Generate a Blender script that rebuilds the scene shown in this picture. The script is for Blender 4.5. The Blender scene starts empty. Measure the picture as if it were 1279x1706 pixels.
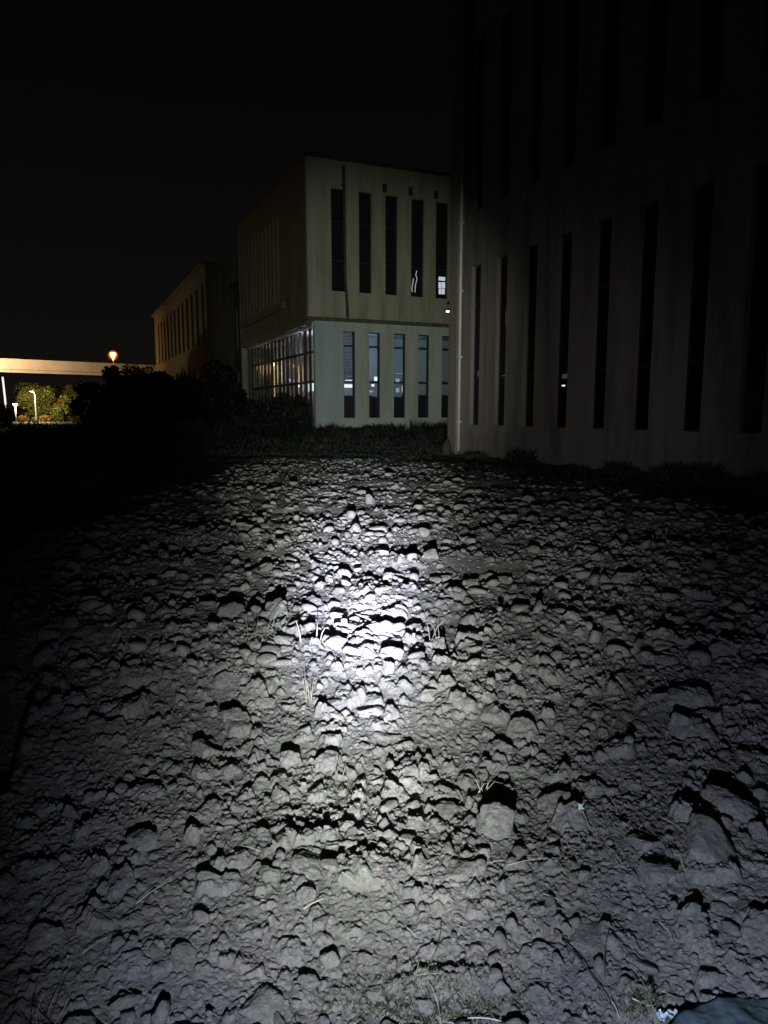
import bpy, bmesh, math, random
import numpy as np
from mathutils import Vector, Matrix
R = math.radians
C = bpy.context.scene.collection
random.seed(7)
RNG = np.random.default_rng(11)
sc = bpy.context.scene

# ------------------------------------------------------------------ camera
CAM_H = 1.55
PITCH = R(7.87)
F = 1200.0                                   # focal length in photo pixels (photo 1279 x 1706)
cam_d = bpy.data.cameras.new('camera')
cam_d.sensor_fit = 'VERTICAL'; cam_d.sensor_height = 24.0; cam_d.lens = 24.0 * F / 1706.0
cam_d.clip_start = 0.05; cam_d.clip_end = 2000
cam = bpy.data.objects.new('camera', cam_d); C.objects.link(cam)
cam.location = (0, 0, CAM_H); cam.rotation_euler = (R(90) - PITCH, 0, 0)
sc.camera = cam

# ------------------------------------------------------------------ world: night sky, weak town glow low down
w = bpy.data.worlds.new("World"); sc.world = w; w.use_nodes = True
nt = w.node_tree; nt.nodes.clear()
out = nt.nodes.new('ShaderNodeOutputWorld'); bg = nt.nodes.new('ShaderNodeBackground')
sky = nt.nodes.new('ShaderNodeTexSky'); sky.sky_type = 'NISHITA'; sky.sun_disc = False
sky.sun_elevation = R(-9); sky.sun_rotation = R(-40)
tc = nt.nodes.new('ShaderNodeTexCoord'); sep = nt.nodes.new('ShaderNodeSeparateXYZ')
ramp = nt.nodes.new('ShaderNodeValToRGB')
ramp.color_ramp.elements[0].position = 0.0; ramp.color_ramp.elements[0].color = (0.0062, 0.0050, 0.0042, 1)
ramp.color_ramp.elements[1].position = 0.40; ramp.color_ramp.elements[1].color = (0.0012, 0.0012, 0.0012, 1)
e = ramp.color_ramp.elements.new(0.13); e.color = (0.0040, 0.0037, 0.0035, 1)
mixs = nt.nodes.new('ShaderNodeMix'); mixs.data_type = 'RGBA'; mixs.blend_type = 'ADD'; mixs.inputs[0].default_value = 0.02
nt.links.new(tc.outputs['Generated'], sep.inputs[0]); nt.links.new(sep.outputs['Z'], ramp.inputs[0])
nt.links.new(ramp.outputs[0], mixs.inputs[6]); nt.links.new(sky.outputs[0], mixs.inputs[7])
nt.links.new(mixs.outputs[2], bg.inputs[0]); bg.inputs[1].default_value = 1.0
nt.links.new(bg.outputs[0], out.inputs[0])

# ------------------------------------------------------------------ exposure
sc.view_settings.view_transform = 'Standard'; sc.view_settings.look = 'None'
sc.view_settings.exposure = 0.0; sc.view_settings.gamma = 1.0; sc.view_settings.use_curve_mapping = False
sc.cycles.use_denoising = True
sc.cycles.max_bounces = 5; sc.cycles.diffuse_bounces = 2; sc.cycles.glossy_bounces = 3; sc.cycles.transparent_max_bounces = 12

# ------------------------------------------------------------------ pixel rays -> world points
def ray(px, py):
    x = px - 639.5; v = 853.0 - py
    return Vector((x, F * math.cos(PITCH) + v * math.sin(PITCH), -F * math.sin(PITCH) + v * math.cos(PITCH)))
def at_depth(px, py, Y):
    d = ray(px, py); return Vector((0, 0, CAM_H)) + d * (Y / d.y)
def on_ground(px, py, z=0.0):
    d = ray(px, py); return Vector((0, 0, CAM_H)) + d * ((z - CAM_H) / d.z)

# ------------------------------------------------------------------ the hand torch (below the camera) and two added wall fills
TORCH = Vector((-0.04, 0.12, 1.00))
def spot(name, target, watt, size, blend, col, loc=TORCH, radius=0.012):
    l = bpy.data.lights.new(name, 'SPOT'); l.energy = watt; l.spot_size = R(size); l.spot_blend = blend
    l.color = col; l.shadow_soft_size = radius
    o = bpy.data.objects.new(name, l); C.objects.link(o); o.location = loc
    o.rotation_euler = (Vector(target) - Vector(loc)).to_track_quat('-Z', 'Y').to_euler()
    return o
TORCH = Vector((-0.04, 0.12, 0.81))
for aim_, watt_, size_, col_, bl_ in (((614, 1015), 5200, 9, (0.92, 0.91, 1.0), 1), ((603, 945), 10500, 12, (0.66, 0.66, 1.0), 1), ((604, 968), 5200, 18, (0.74, 0.77, 1.0), 1),
                                 ((612, 1000), 1500, 27, (0.90, 0.98, 0.97), 1), ((620, 1020), 520, 38, (0.96, 1.0, 0.93), 1), ((620, 1020), 380, 50, (0.95, 1.0, 0.86), 1), ((880, 1400), 265, 92, (0.66, 0.77, 1.0), .8)):
    spot('torch_beam', on_ground(*aim_), watt_, size_, bl_, col_, TORCH)
spot('right_wall_fill', at_depth(870, 690, 24), 750, 36, 1.0, (0.95, 0.95, 0.90), TORCH)  # unseen fill spot added to lift the right building's wall
spot('facade_fill', at_depth(580, 590, 40), 11800, 31, 1.0, (0.92, 1.0, 0.82), TORCH)  # unseen fill spot added to brighten the pale front
def point(name, loc, watt, col, radius=0.1):
    l = bpy.data.lights.new(name, 'POINT'); l.energy = watt; l.color = col; l.shadow_soft_size = radius
    o = bpy.data.objects.new(name, l); C.objects.link(o); o.location = loc
    return o

# ------------------------------------------------------------------ helpers
def tag(o, label=None, cat=None, group=None, kind=None):
    if label: o['label'] = label
    if cat: o['category'] = cat
    if group: o['group'] = group
    if kind: o['kind'] = kind
    return o
def empty(name, loc, label, cat, group=None, rz=0.0):
    o = bpy.data.objects.new(name, None); C.objects.link(o); o.location = loc; o.rotation_euler = (0, 0, rz)
    o.empty_display_size = 0.2
    return tag(o, label, cat, group)
def mesh_np(name, verts, faces, smooth=False):
    """verts (n,3), faces (m,k) arrays"""
    me = bpy.data.meshes.new(name)
    verts = np.asarray(verts, dtype=np.float32); faces = np.asarray(faces, dtype=np.int32)
    k = faces.shape[1]
    me.vertices.add(len(verts)); me.vertices.foreach_set('co', verts.ravel())
    me.loops.add(faces.size); me.loops.foreach_set('vertex_index', faces.ravel())
    me.polygons.add(len(faces)); me.polygons.foreach_set('loop_start', np.arange(0, faces.size, k, dtype=np.int32))
    me.polygons.foreach_set('loop_total', np.full(len(faces), k, dtype=np.int32))
    if smooth: me.polygons.foreach_set('use_smooth', np.ones(len(faces), dtype=bool))
    me.update(calc_edges=True); me.validate()
    return me
def link(name, me, mat=None, parent=None):
    o = bpy.data.objects.new(name, me); C.objects.link(o)
    if mat is not None and len(me.materials) == 0: me.materials.append(mat)
    if parent is not None: o.parent = parent
    return o
class MB:
    """collects boxes, prisms and tubes into one mesh"""
    def __init__(s): s.bm = bmesh.new()
    def box(s, x0, x1, y0, y1, z0, z1, M=None):
        vs = [Vector(p) for p in ((x0,y0,z0),(x1,y0,z0),(x1,y1,z0),(x0,y1,z0),(x0,y0,z1),(x1,y0,z1),(x1,y1,z1),(x0,y1,z1))]
        if M is not None: vs = [M @ v for v in vs]
        b = [s.bm.verts.new(v) for v in vs]
        for f in ((0,3,2,1),(4,5,6,7),(0,1,5,4),(1,2,6,5),(2,3,7,6),(3,0,4,7)): s.bm.faces.new([b[i] for i in f])
        return s
    def quad(s, *p): s.bm.faces.new([s.bm.verts.new(Vector(q)) for q in p]); return s
    def tube(s, pts, rad, n=8, smooth=True):
        pts = [Vector(p) for p in pts]
        if not hasattr(rad, '__len__'): rad = [rad] * len(pts)
        rings = []
        for i, p in enumerate(pts):
            t = (pts[min(i+1, len(pts)-1)] - pts[max(i-1, 0)]).normalized()
            a = t.orthogonal().normalized() if not rings else (last - t * last.dot(t)).normalized()
            last = a; b = t.cross(a)
            rings.append([s.bm.verts.new(p + (a*math.cos(2*math.pi*k/n) + b*math.sin(2*math.pi*k/n)) * rad[i]) for k in range(n)])
        for r0, r1 in zip(rings, rings[1:]):
            for k in range(n):
                f = s.bm.faces.new((r0[k], r0[(k+1)%n], r1[(k+1)%n], r1[k])); f.smooth = smooth
        s.bm.faces.new(rings[0][::-1]); s.bm.faces.new(rings[-1])
        return s
    def build(s, name, mat, parent=None):
        me = bpy.data.meshes.new(name); s.bm.normal_update(); s.bm.to_mesh(me); s.bm.free()
        return link(name, me, mat, parent)

# ------------------------------------------------------------------ materials
def nodes_mat(name):
    m = bpy.data.materials.new(name); m.use_nodes = True
    n = m.node_tree; b = n.nodes['Principled BSDF']; return m, n, b
def N(n, t, **kw):
    x = n.nodes.new(t)
    for k, v in kw.items():
        if k in x.inputs: x.inputs[k].default_value = v
        else: setattr(x, k, v)
    return x
def ramp_node(n, fac, stops):
    r = n.nodes.new('ShaderNodeValToRGB'); cr = r.color_ramp
    cr.elements[0].position = stops[0][0]; cr.elements[0].color = (*stops[0][1], 1)
    cr.elements[1].position = stops[-1][0]; cr.elements[1].color = (*stops[-1][1], 1)
    for p, c in stops[1:-1]: cr.elements.new(p).color = (*c, 1)
    n.links.new(fac, r.inputs[0]); return r
def plain(name, col, rough=0.6, metal=0.0, noise=0.0, scale=3.0, bump=0.0):
    m, n, b = nodes_mat(name)
    b.inputs['Base Color'].default_value = (*col, 1); b.inputs['Roughness'].default_value = rough; b.inputs['Metallic'].default_value = metal
    if noise or bump:
        t = N(n, 'ShaderNodeTexCoord'); z = N(n, 'ShaderNodeTexNoise', Scale=scale, Detail=8.0)
        n.links.new(t.outputs['Object'], z.inputs['Vector'])
        if noise:
            r = ramp_node(n, z.outputs['Fac'], [(0.3, tuple(c*(1-noise) for c in col)), (0.7, tuple(min(1, c*(1+noise)) for c in col))])
            n.links.new(r.outputs[0], b.inputs['Base Color'])
        if bump:
            bp = N(n, 'ShaderNodeBump', Strength=bump); n.links.new(z.outputs['Fac'], bp.inputs['Height']); n.links.new(bp.outputs[0], b.inputs['Normal'])
    return m
def emit(name, col, strength):
    m = bpy.data.materials.new(name); m.use_nodes = True; n = m.node_tree; n.nodes.clear()
    o = n.nodes.new('ShaderNodeOutputMaterial'); e = n.nodes.new('ShaderNodeEmission')
    e.inputs[0].default_value = (*col, 1); e.inputs[1].default_value = strength; n.links.new(e.outputs[0], o.inputs[0]); return m
def soil_mat(name, far_grass=True):
    m, n, b = nodes_mat(name)
    g = N(n, 'ShaderNodeNewGeometry')
    n1 = N(n, 'ShaderNodeTexNoise', Scale=1.3, Detail=5.0); n2 = N(n, 'ShaderNodeTexNoise', Scale=60.0, Detail=8.0, Roughness=0.7)
    n3 = N(n, 'ShaderNodeTexNoise', Scale=0.9, Detail=6.0, Roughness=0.6); n4 = N(n, 'ShaderNodeTexVoronoi', Scale=14.0)
    off = N(n, 'ShaderNodeVectorMath', operation='ADD'); off.inputs[1].default_value = (13.1, 7.7, 3.3)
    n.links.new(g.outputs['Position'], off.inputs[0])
    for z in (n1, n2, n4): n.links.new(g.outputs['Position'], z.inputs['Vector'])
    n.links.new(off.outputs[0], n3.inputs['Vector'])
    ca = ramp_node(n, n1.outputs['Fac'], [(0.32, (0.20, 0.195, 0.165)), (0.5, (0.27, 0.25, 0.225)), (0.68, (0.33, 0.305, 0.28))])
    cb = ramp_node(n, n2.outputs['Fac'], [(0.3, (0.50, 0.49, 0.48)), (0.68, (1.05, 1.05, 1.05))])
    mx = N(n, 'ShaderNodeMix', data_type='RGBA', blend_type='MULTIPLY'); mx.inputs[0].default_value = 1.0
    n.links.new(ca.outputs[0], mx.inputs[6]); n.links.new(cb.outputs[0], mx.inputs[7])
    # each clod its own slight tint
    hv = N(n, 'ShaderNodeMix', data_type='RGBA', blend_type='OVERLAY'); hv.inputs[0].default_value = 0.07
    n.links.new(mx.outputs[2], hv.inputs[6]); n.links.new(n4.outputs['Color'], hv.inputs[7])
    hs = N(n, 'ShaderNodeHueSaturation', Saturation=0.55); n.links.new(hv.outputs[2], hs.inputs['Color'])
    # patches of greenish moss and sprouting weed
    gm = ramp_node(n, n3.outputs['Fac'], [(0.56, (0, 0, 0)), (0.70, (1, 1, 1))])
    mg = N(n, 'ShaderNodeMix', data_type='RGBA'); mg.inputs[7].default_value = (0.13, 0.16, 0.10, 1)
    sc_ = N(n, 'ShaderNodeMath', operation='MULTIPLY'); sc_.inputs[1].default_value = 0.55
    n.links.new(gm.outputs[0], sc_.inputs[0]); n.links.new(sc_.outputs[0], mg.inputs[0]); n.links.new(hs.outputs[0], mg.inputs[6])
    last = mg
    if far_grass:   # dark turf past the ploughed strip; torch falloff painted in at its sides
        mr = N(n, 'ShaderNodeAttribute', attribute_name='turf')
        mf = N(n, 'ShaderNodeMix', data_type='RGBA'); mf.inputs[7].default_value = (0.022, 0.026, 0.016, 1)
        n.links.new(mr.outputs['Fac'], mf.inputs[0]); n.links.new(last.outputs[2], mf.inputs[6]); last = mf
    n.links.new(last.outputs[2], b.inputs['Base Color'])
    b.inputs['Roughness'].default_value = 0.95; b.inputs['Specular IOR Level'].default_value = 0.15
    bz = N(n, 'ShaderNodeTexNoise', Scale=95.0, Detail=9.0, Roughness=0.75); n.links.new(g.outputs['Position'], bz.inputs['Vector'])
    bp = N(n, 'ShaderNodeBump', Strength=1.0, Distance=0.016); n.links.new(bz.outputs['Fac'], bp.inputs['Height']); n.links.new(bp.outputs[0], b.inputs['Normal'])
    return m
def wall_mat(name, col, stain=0.35):
    m, n, b = nodes_mat(name)
    t = N(n, 'ShaderNodeTexCoord')
    mp = N(n, 'ShaderNodeMapping'); mp.inputs['Scale'].default_value = (1.6, 1.6, 0.16)
    n.links.new(t.outputs['Object'], mp.inputs[0])
    st = N(n, 'ShaderNodeTexNoise', Scale=1.0, Detail=7.0, Roughness=0.62); n.links.new(mp.outputs[0], st.inputs['Vector'])
    fine = N(n, 'ShaderNodeTexNoise', Scale=9.0, Detail=8.0, Roughness=0.7); n.links.new(t.outputs['Object'], fine.inputs['Vector'])
    d = tuple(c * (1 - stain) for c in col)
    r = ramp_node(n, st.outputs['Fac'], [(0.33, d), (0.52, col), (0.75, tuple(min(1, c*1.12) for c in col))])
    r2 = ramp_node(n, fine.outputs['Fac'], [(0.3, (0.82, 0.82, 0.82)), (0.65, (1, 1, 1))])
    mx = N(n, 'ShaderNodeMix', data_type='RGBA', blend_type='MULTIPLY'); mx.inputs[0].default_value = 1.0
    n.links.new(r.outputs[0], mx.inputs[6]); n.links.new(r2.outputs[0], mx.inputs[7])
    # rain dirt: darker courses every so often (board joints)
    sp = N(n, 'ShaderNodeSeparateXYZ'); n.links.new(t.outputs['Object'], sp.inputs[0])
    wv = N(n, 'ShaderNodeMath', operation='MULTIPLY'); wv.inputs[1].default_value = 1.0 / 0.6; n.links.new(sp.outputs['Z'], wv.inputs[0])
    fr = N(n, 'ShaderNodeMath', operation='FRACT'); n.links.new(wv.outputs[0], fr.inputs[0])
    jr = ramp_node(n, fr.outputs[0], [(0.0, (0.72, 0.72, 0.72)), (0.05, (1, 1, 1)), (1.0, (1, 1, 1))])
    m2 = N(n, 'ShaderNodeMix', data_type='RGBA', blend_type='MULTIPLY'); m2.inputs[0].default_value = 0.5
    n.links.new(mx.outputs[2], m2.inputs[6]); n.links.new(jr.outputs[0], m2.inputs[7])
    n.links.new(m2.outputs[2], b.inputs['Base Color']); b.inputs['Roughness'].default_value = 0.88
    bp = N(n, 'ShaderNodeBump', Strength=0.25, Distance=0.02); n.links.new(fine.outputs['Fac'], bp.inputs['Height']); n.links.new(bp.outputs[0], b.inputs['Normal'])
    return m
def glass_mat(name, tint=(0.75, 0.80, 0.80)):
    m = bpy.data.materials.new(name); m.use_nodes = True; n = m.node_tree; n.nodes.clear()
    o = n.nodes.new('ShaderNodeOutputMaterial'); tr = n.nodes.new('ShaderNodeBsdfTransparent'); gl = n.nodes.new('ShaderNodeBsdfGlossy')
    tr.inputs[0].default_value = (*tint, 1); gl.inputs['Roughness'].default_value = 0.03; gl.inputs['Color'].default_value = (0.8, 0.8, 0.8, 1)
    fz = n.nodes.new('ShaderNodeFresnel'); fz.inputs[0].default_value = 1.5; mx = n.nodes.new('ShaderNodeMixShader')
    n.links.new(fz.outputs[0], mx.inputs[0]); n.links.new(tr.outputs[0], mx.inputs[1]); n.links.new(gl.outputs[0], mx.inputs[2]); n.links.new(mx.outputs[0], o.inputs[0])
    return m
def leaf_mat(name, c0, c1, scale=2.0):
    m, n, b = nodes_mat(name); g = N(n, 'ShaderNodeNewGeometry')
    z = N(n, 'ShaderNodeTexNoise', Scale=scale, Detail=3.0); n.links.new(g.outputs['Position'], z.inputs['Vector'])
    r = ramp_node(n, z.outputs['Fac'], [(0.35, c0), (0.65, c1)]); n.links.new(r.outputs[0], b.inputs['Base Color']); b.inputs['Roughness'].default_value = 0.6
    return m
M = dict(
    soil=soil_mat('soil'), clod=soil_mat('clod_soil', False),
    wall=wall_mat('rendered_wall', (0.46, 0.43, 0.34)), wall_side=wall_mat('brown_dimmed_side_wall', (0.17, 0.13, 0.095)), panel=wall_mat('blue_grey_panel', (0.50, 0.60, 0.62), 0.15), wall_low=wall_mat('painted_low_wall', (0.58, 0.62, 0.57), 0.22),  # side wall darker than the front: its grazing dimness is put in the colour
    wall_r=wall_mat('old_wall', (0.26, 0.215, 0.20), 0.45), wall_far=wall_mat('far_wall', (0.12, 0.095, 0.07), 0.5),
    band=plain('dark_band', (0.10, 0.10, 0.085), 0.8, noise=0.3), frame=plain('window_frame_metal', (0.018, 0.020, 0.022), 0.7, 0.0),
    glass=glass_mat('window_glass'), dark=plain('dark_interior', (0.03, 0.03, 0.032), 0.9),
    room=plain('interior_plaster', (0.55, 0.55, 0.55), 0.9, noise=0.15, scale=0.6), pipe=plain('dark_pipe', (0.05, 0.045, 0.04), 0.6, noise=0.3),
    pipe_l=plain('pale_pipe', (0.62, 0.64, 0.60), 0.5, noise=0.1), roof=plain('roofing', (0.08, 0.08, 0.08), 0.9, noise=0.3),
    conc=plain('bridge_concrete', (0.50, 0.47, 0.42), 0.85, noise=0.12, scale=0.4, bump=0.1), steel=plain('painted_steel', (0.55, 0.55, 0.53), 0.4, 0.2, noise=0.1),
    bark=plain('bark', (0.06, 0.045, 0.035), 0.9, noise=0.4, scale=8, bump=0.4),
    leaf=leaf_mat('tree_leaves', (0.05, 0.06, 0.010), (0.13, 0.125, 0.025), 1.0), leaf_d=leaf_mat('unlit_leaves', (0.008, 0.010, 0.006), (0.014, 0.018, 0.010)),  # second leaf colour is an unlit copy, night darkness put into it
    turf=leaf_mat('rough_turf', (0.009, 0.014, 0.008), (0.022, 0.032, 0.016), 0.8), straw=leaf_mat('straw', (0.26, 0.25, 0.20), (0.42, 0.40, 0.33), 9),
    stem=leaf_mat('dark_stem', (0.03, 0.028, 0.02), (0.07, 0.06, 0.04), 9), weed=leaf_mat('weed_blades', (0.11, 0.12, 0.08), (0.22, 0.22, 0.16), 9),
    asphalt=plain('asphalt', (0.05, 0.05, 0.05), 0.9, noise=0.3, scale=4), kerb=plain('kerb_stone', (0.50, 0.49, 0.46), 0.8, noise=0.2),
    slab=plain('smooth_slab', (0.048, 0.070, 0.085), 0.95, noise=0.5, scale=14, bump=0.25), plastic=plain('white_plastic', (0.34, 0.42, 0.48), 0.25, noise=0.2, scale=60, bump=0.3),
    clay=plain('terracotta_hedge', (0.15, 0.075, 0.035), 0.9, noise=0.4, scale=3, bump=0.5),
    white_e=emit('cool_white_lamp', (0.85, 0.92, 1.0), 1.4), warm_e=emit('warm_lamp', (1.0, 0.62, 0.28), 4.0), orange_e=emit('sodium_lamp', (1.0, 0.50, 0.16), 9.0),
    halo_e=emit('sodium_halo', (1.0, 0.12, 0.015), 0.35), blue_e=emit('cool_dim_lamp', (0.55, 0.70, 1.0), 0.5), dim_e=emit('dim_grey_glow', (0.9, 0.85, 0.8), 0.05),
    red_e=emit('red_lamp', (1.0, 0.15, 0.10), 0.3),
)

def halo_mat(name, col, strength, clear):
    m = emit(name, col, strength); n = m.node_tree; o = [x for x in n.nodes if x.type == 'OUTPUT_MATERIAL'][0]; e = [x for x in n.nodes if x.type == 'EMISSION'][0]
    t = n.nodes.new('ShaderNodeBsdfTransparent'); x = n.nodes.new('ShaderNodeMixShader'); x.inputs[0].default_value = clear
    n.links.new(e.outputs[0], x.inputs[1]); n.links.new(t.outputs[0], x.inputs[2]); n.links.new(x.outputs[0], o.inputs[0]); return m
M['amber'] = halo_mat('amber_halo', (1.0, 0.10, 0.012), 0.55, 0.55)  # part-clear emission that paints the lamp's red glare
# ------------------------------------------------------------------ numpy noise and clod fields
def h2(ix, iy, seed):
    a = (ix.astype(np.int64) * 374761393 + iy.astype(np.int64) * 668265263 + seed * 2246822519) & 0xFFFFFFFF
    a = ((a ^ (a >> 13)) * 1274126177) & 0xFFFFFFFF
    a = ((a ^ (a >> 16)) * 2654435761) & 0xFFFFFFFF
    return ((a ^ (a >> 15)) & 0xFFFFFF).astype(np.float32) / 16777216.0
def vnoise(x, y, seed):
    ix = np.floor(x); iy = np.floor(y); fx = (x - ix).astype(np.float32); fy = (y - iy).astype(np.float32)
    fx = fx*fx*(3-2*fx); fy = fy*fy*(3-2*fy); ix = ix.astype(np.int64); iy = iy.astype(np.int64)
    a = h2(ix, iy, seed); b = h2(ix+1, iy, seed); c = h2(ix, iy+1, seed); d = h2(ix+1, iy+1, seed)
    return (a*(1-fx)+b*fx)*(1-fy) + (c*(1-fx)+d*fx)*fy
def fbm(x, y, seed, o=4):
    s = 0; a = 0.5
    for k in range(o): s = s + a * (vnoise(x * 2**k + 17.3*k, y * 2**k - 9.1*k, seed + k) - 0.5); a *= 0.5
    return s
def n3(p, f, seed, o=3):
    x, y, z = p[:,0]*f, p[:,1]*f, p[:,2]*f
    return (fbm(x+31, y+7, seed, o) + fbm(y+3, z+17, seed+50, o) + fbm(z+11, x+5, seed+90, o)) / 1.5
def clod_layer(x, y, cell, seed, prob, rlo, rhi, hi):
    """heights of lumpy flat-sided clods, one candidate per cell"""
    ix = np.floor(x / cell).astype(np.int64); iy = np.floor(y / cell).astype(np.int64)
    best = np.zeros_like(x, dtype=np.float32)
    for dx in (-1, 0, 1):
        for dy in (-1, 0, 1):
            cx = ix + dx; cy = iy + dy
            keep = h2(cx, cy, seed + 9) < prob
            qx = (x - (cx + 0.5 + 0.8*(h2(cx, cy, seed)-0.5)) * cell).astype(np.float32)
            qy = (y - (cy + 0.5 + 0.8*(h2(cx, cy, seed+1)-0.5)) * cell).astype(np.float32)
            r = (rlo + (rhi - rlo) * h2(cx, cy, seed+2)**1.6) * cell
            th = h2(cx, cy, seed+3) * 6.2832; st = 0.72 + 0.5*h2(cx, cy, seed+4)
            c, s = np.cos(th), np.sin(th)
            u = (c*qx + s*qy) * st; v = (-s*qx + c*qy) / st
            eu = np.sqrt(u*u + v*v)
            a1 = h2(cx, cy, seed+5) * 1.2
            poly = np.maximum(np.maximum(np.abs(u), np.abs(0.5*u + 0.87*v*(0.8+0.3*a1))), np.abs(-0.5*u + 0.8*v))
            d = np.clip((0.25*eu + 0.75*poly*1.02) / r, 0, 1)
            prof = np.clip((1 - d)*4.2, 0, 1)**0.55 * (0.80 + 0.20*(1-d))
            tilt = 1 + 0.9*(h2(cx, cy, seed+6)-0.5)*u/r*2 + 0.9*(h2(cx, cy, seed+7)-0.5)*v/r*2
            h = r * hi * (0.65 + 0.7*h2(cx, cy, seed+8)) * prof * tilt
            best = np.maximum(best, np.where(keep, h, 0))
    return best
def field_height(x, y, fine=True):
    x = np.asarray(x, dtype=np.float64); y = np.asarray(y, dtype=np.float64)
    wx = x + 0.08*fbm(x*5, y*5, 101, 3) + 0.025*fbm(x*26, y*26, 131, 3); wy = y + 0.08*fbm(x*5+9, y*5, 111, 3) + 0.025*fbm(x*26, y*26+5, 141, 3)
    h = (0.17*fbm(x*0.8, y*1.3, 5, 3)).astype(np.float32)
    dens = np.clip(0.5 + 1.8*fbm(x*1.1, y*1.1, 55, 3), 0.15, 1.0)          # stony and smoother patches
    big = clod_layer(wx, wy, 0.34, 21, 0.36, 0.14, 0.36, 0.48)
    mid = clod_layer(wx, wy, 0.165, 41, 0.55, 0.16, 0.44, 0.60)
    sml = clod_layer(wx, wy, 0.08, 61, 0.70, 0.18, 0.50, 0.62)
    h = h + np.maximum(big, mid*(0.45+0.55*dens)) + 0.25*np.minimum(big, mid) + sml*(0.35+0.65*dens)
    if fine:
        tin = clod_layer(wx, wy, 0.038, 81, 0.8, 0.22, 0.50, 0.75)
        gr = clod_layer(wx, wy, 0.019, 91, 0.8, 0.25, 0.5, 0.7)
        h = h + tin*0.6 + gr*0.6*np.clip(6.0/np.maximum(y, .1), 0, 1) + 0.010*fbm(x*40, y*40, 71, 3)
    # the strip is lowered on the left so that shade falls there
    edge = -1.28 - 0.36*(y-2.0) + 0.05*fbm(x*3, y*3, 77, 2)
    k = np.clip((edge - x) / 0.10, 0, 1) * np.clip((5.5 - y)/2.0, 0, 1)
    h = h*(1-0.6*k) - 0.13*k*k*(3-2*k)
    # beyond the ploughed strip rough level ground
    f = np.clip((y - 25.0)/3.0, 0, 1)
    h = h*(1-f) + f*(0.10*fbm(x*0.6, y*0.6, 15, 4))
    # flatter trodden patches at the two smooth slabs
    return (h - 0.06).astype(np.float32)
def turf_falloff_mask(x, y):
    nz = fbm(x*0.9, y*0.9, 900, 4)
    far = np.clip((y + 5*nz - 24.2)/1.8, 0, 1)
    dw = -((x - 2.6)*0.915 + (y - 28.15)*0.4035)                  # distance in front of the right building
    wall = np.clip((4.6 + 3.5*nz - dw)/1.2, 0, 1)  # strip by the wall: darker ground plus painted torch falloff
    left = np.clip((-3.9 + 0.02*y + 3.0*nz - x)/1.5, 0, 1) * np.clip((y - 5.0)/4, 0, 1)  # left strip paints the torch beam's falloff into the soil colour
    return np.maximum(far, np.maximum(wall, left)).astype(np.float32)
def hz(x, y, fine=False):
    return float(field_height(np.array([x]), np.array([y]), fine)[0])

# ------------------------------------------------------------------ ground
rows = []
v = np.linspace(1830, 700, 1120)
ang = PITCH + np.arctan((v - 853.0) / F)
Yr = CAM_H / np.tan(ang)
APEX = 0.9
Yr = np.concatenate([np.linspace(0.2, Yr[0], 160, endpoint=False), Yr])
near = Yr + APEX
Yr2 = np.concatenate([near, np.geomspace(near[-1]*1.1, 700, 14)])
az = np.linspace(R(-50), R(50), 1500)
AZ, RR = np.meshgrid(az, Yr2)
# rows of equal distance along Y (flat rows), columns fan out
X = np.tan(np.clip(AZ, -1.2, 1.2)) * RR * 0.9; Yg = RR - APEX
Z = field_height(X, Yg)
fade = np.clip((140 - Yg)/60, 0, 1); Z = Z*fade
nr, nc = X.shape
V = np.stack([X.ravel(), Yg.ravel(), Z.ravel()], 1)
idx = np.arange(nr*nc).reshape(nr, nc)
Fq = np.stack([idx[:-1, :-1].ravel(), idx[:-1, 1:].ravel(), idx[1:, 1:].ravel(), idx[1:, :-1].ravel()], 1)
me_ = mesh_np('field', V, Fq, True); at_ = me_.attributes.new('turf', 'FLOAT', 'POINT'); at_.data.foreach_set('value', turf_falloff_mask(V[:,0], V[:,1]))
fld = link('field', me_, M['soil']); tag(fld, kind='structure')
del V, Fq, idx, X, Yg, Z, AZ, RR
g = MB(); g.quad((-900, -300, -0.45), (900, -300, -0.45), (900, 900, -0.45), (-900, 900, -0.45))
tag(g.build('ground', M['soil']), kind='structure')

# ------------------------------------------------------------------ loose clods
def clod_mesh(seed, sub=5):
    bm = bmesh.new(); bmesh.ops.create_icosphere(bm, subdivisions=sub, radius=1.0)
    rg = np.random.default_rng(seed)
    co = np.array([v.co[:] for v in bm.verts]); n = co.copy()
    for k in range(11):                                   # cut flat facets
        d = rg.normal(size=3); d /= np.linalg.norm(d); t = rg.uniform(0.50, 0.86)
        s = co @ d; m = s > t; co[m] -= np.outer((s[m]-t)*0.93, d)
    p = n + seed*3.7
    co = co * (1 + 0.55*n3(p, 1.5, seed) + 0.22*n3(p, 5.0, seed+5) + 0.10*n3(p, 16.0, seed+9))[:, None]
    for v_, c_ in zip(bm.verts, co): v_.co = c_
    for f_ in bm.faces: f_.smooth = True
    me = bpy.data.meshes.new('dirt_clod'); bm.to_mesh(me); bm.free(); me.materials.append(M['clod']); return me
CLODS = [clod_mesh(s) for s in range(3, 19)]
def put_clod(X_, Y_, rx, ry, rz, label, group, seed=None, sink=0.35, name='dirt_clod'):
    rs = random.Random(seed if seed is not None else random.random())
    o = bpy.data.objects.new(name, rs.choice(CLODS)); C.objects.link(o)
    o.scale = (rx, ry, rz); o.rotation_euler = (rs.uniform(-.3, .3), rs.uniform(-.3, .3), rs.uniform(0, 6.28))
    base = min(hz(X_, Y_), hz(X_ + rx*.5, Y_), hz(X_ - rx*.5, Y_)) 
    o.location = (X_, Y_, base + rz*(1-2*sink))
    return tag(o, label, 'clod of earth', group)
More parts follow.
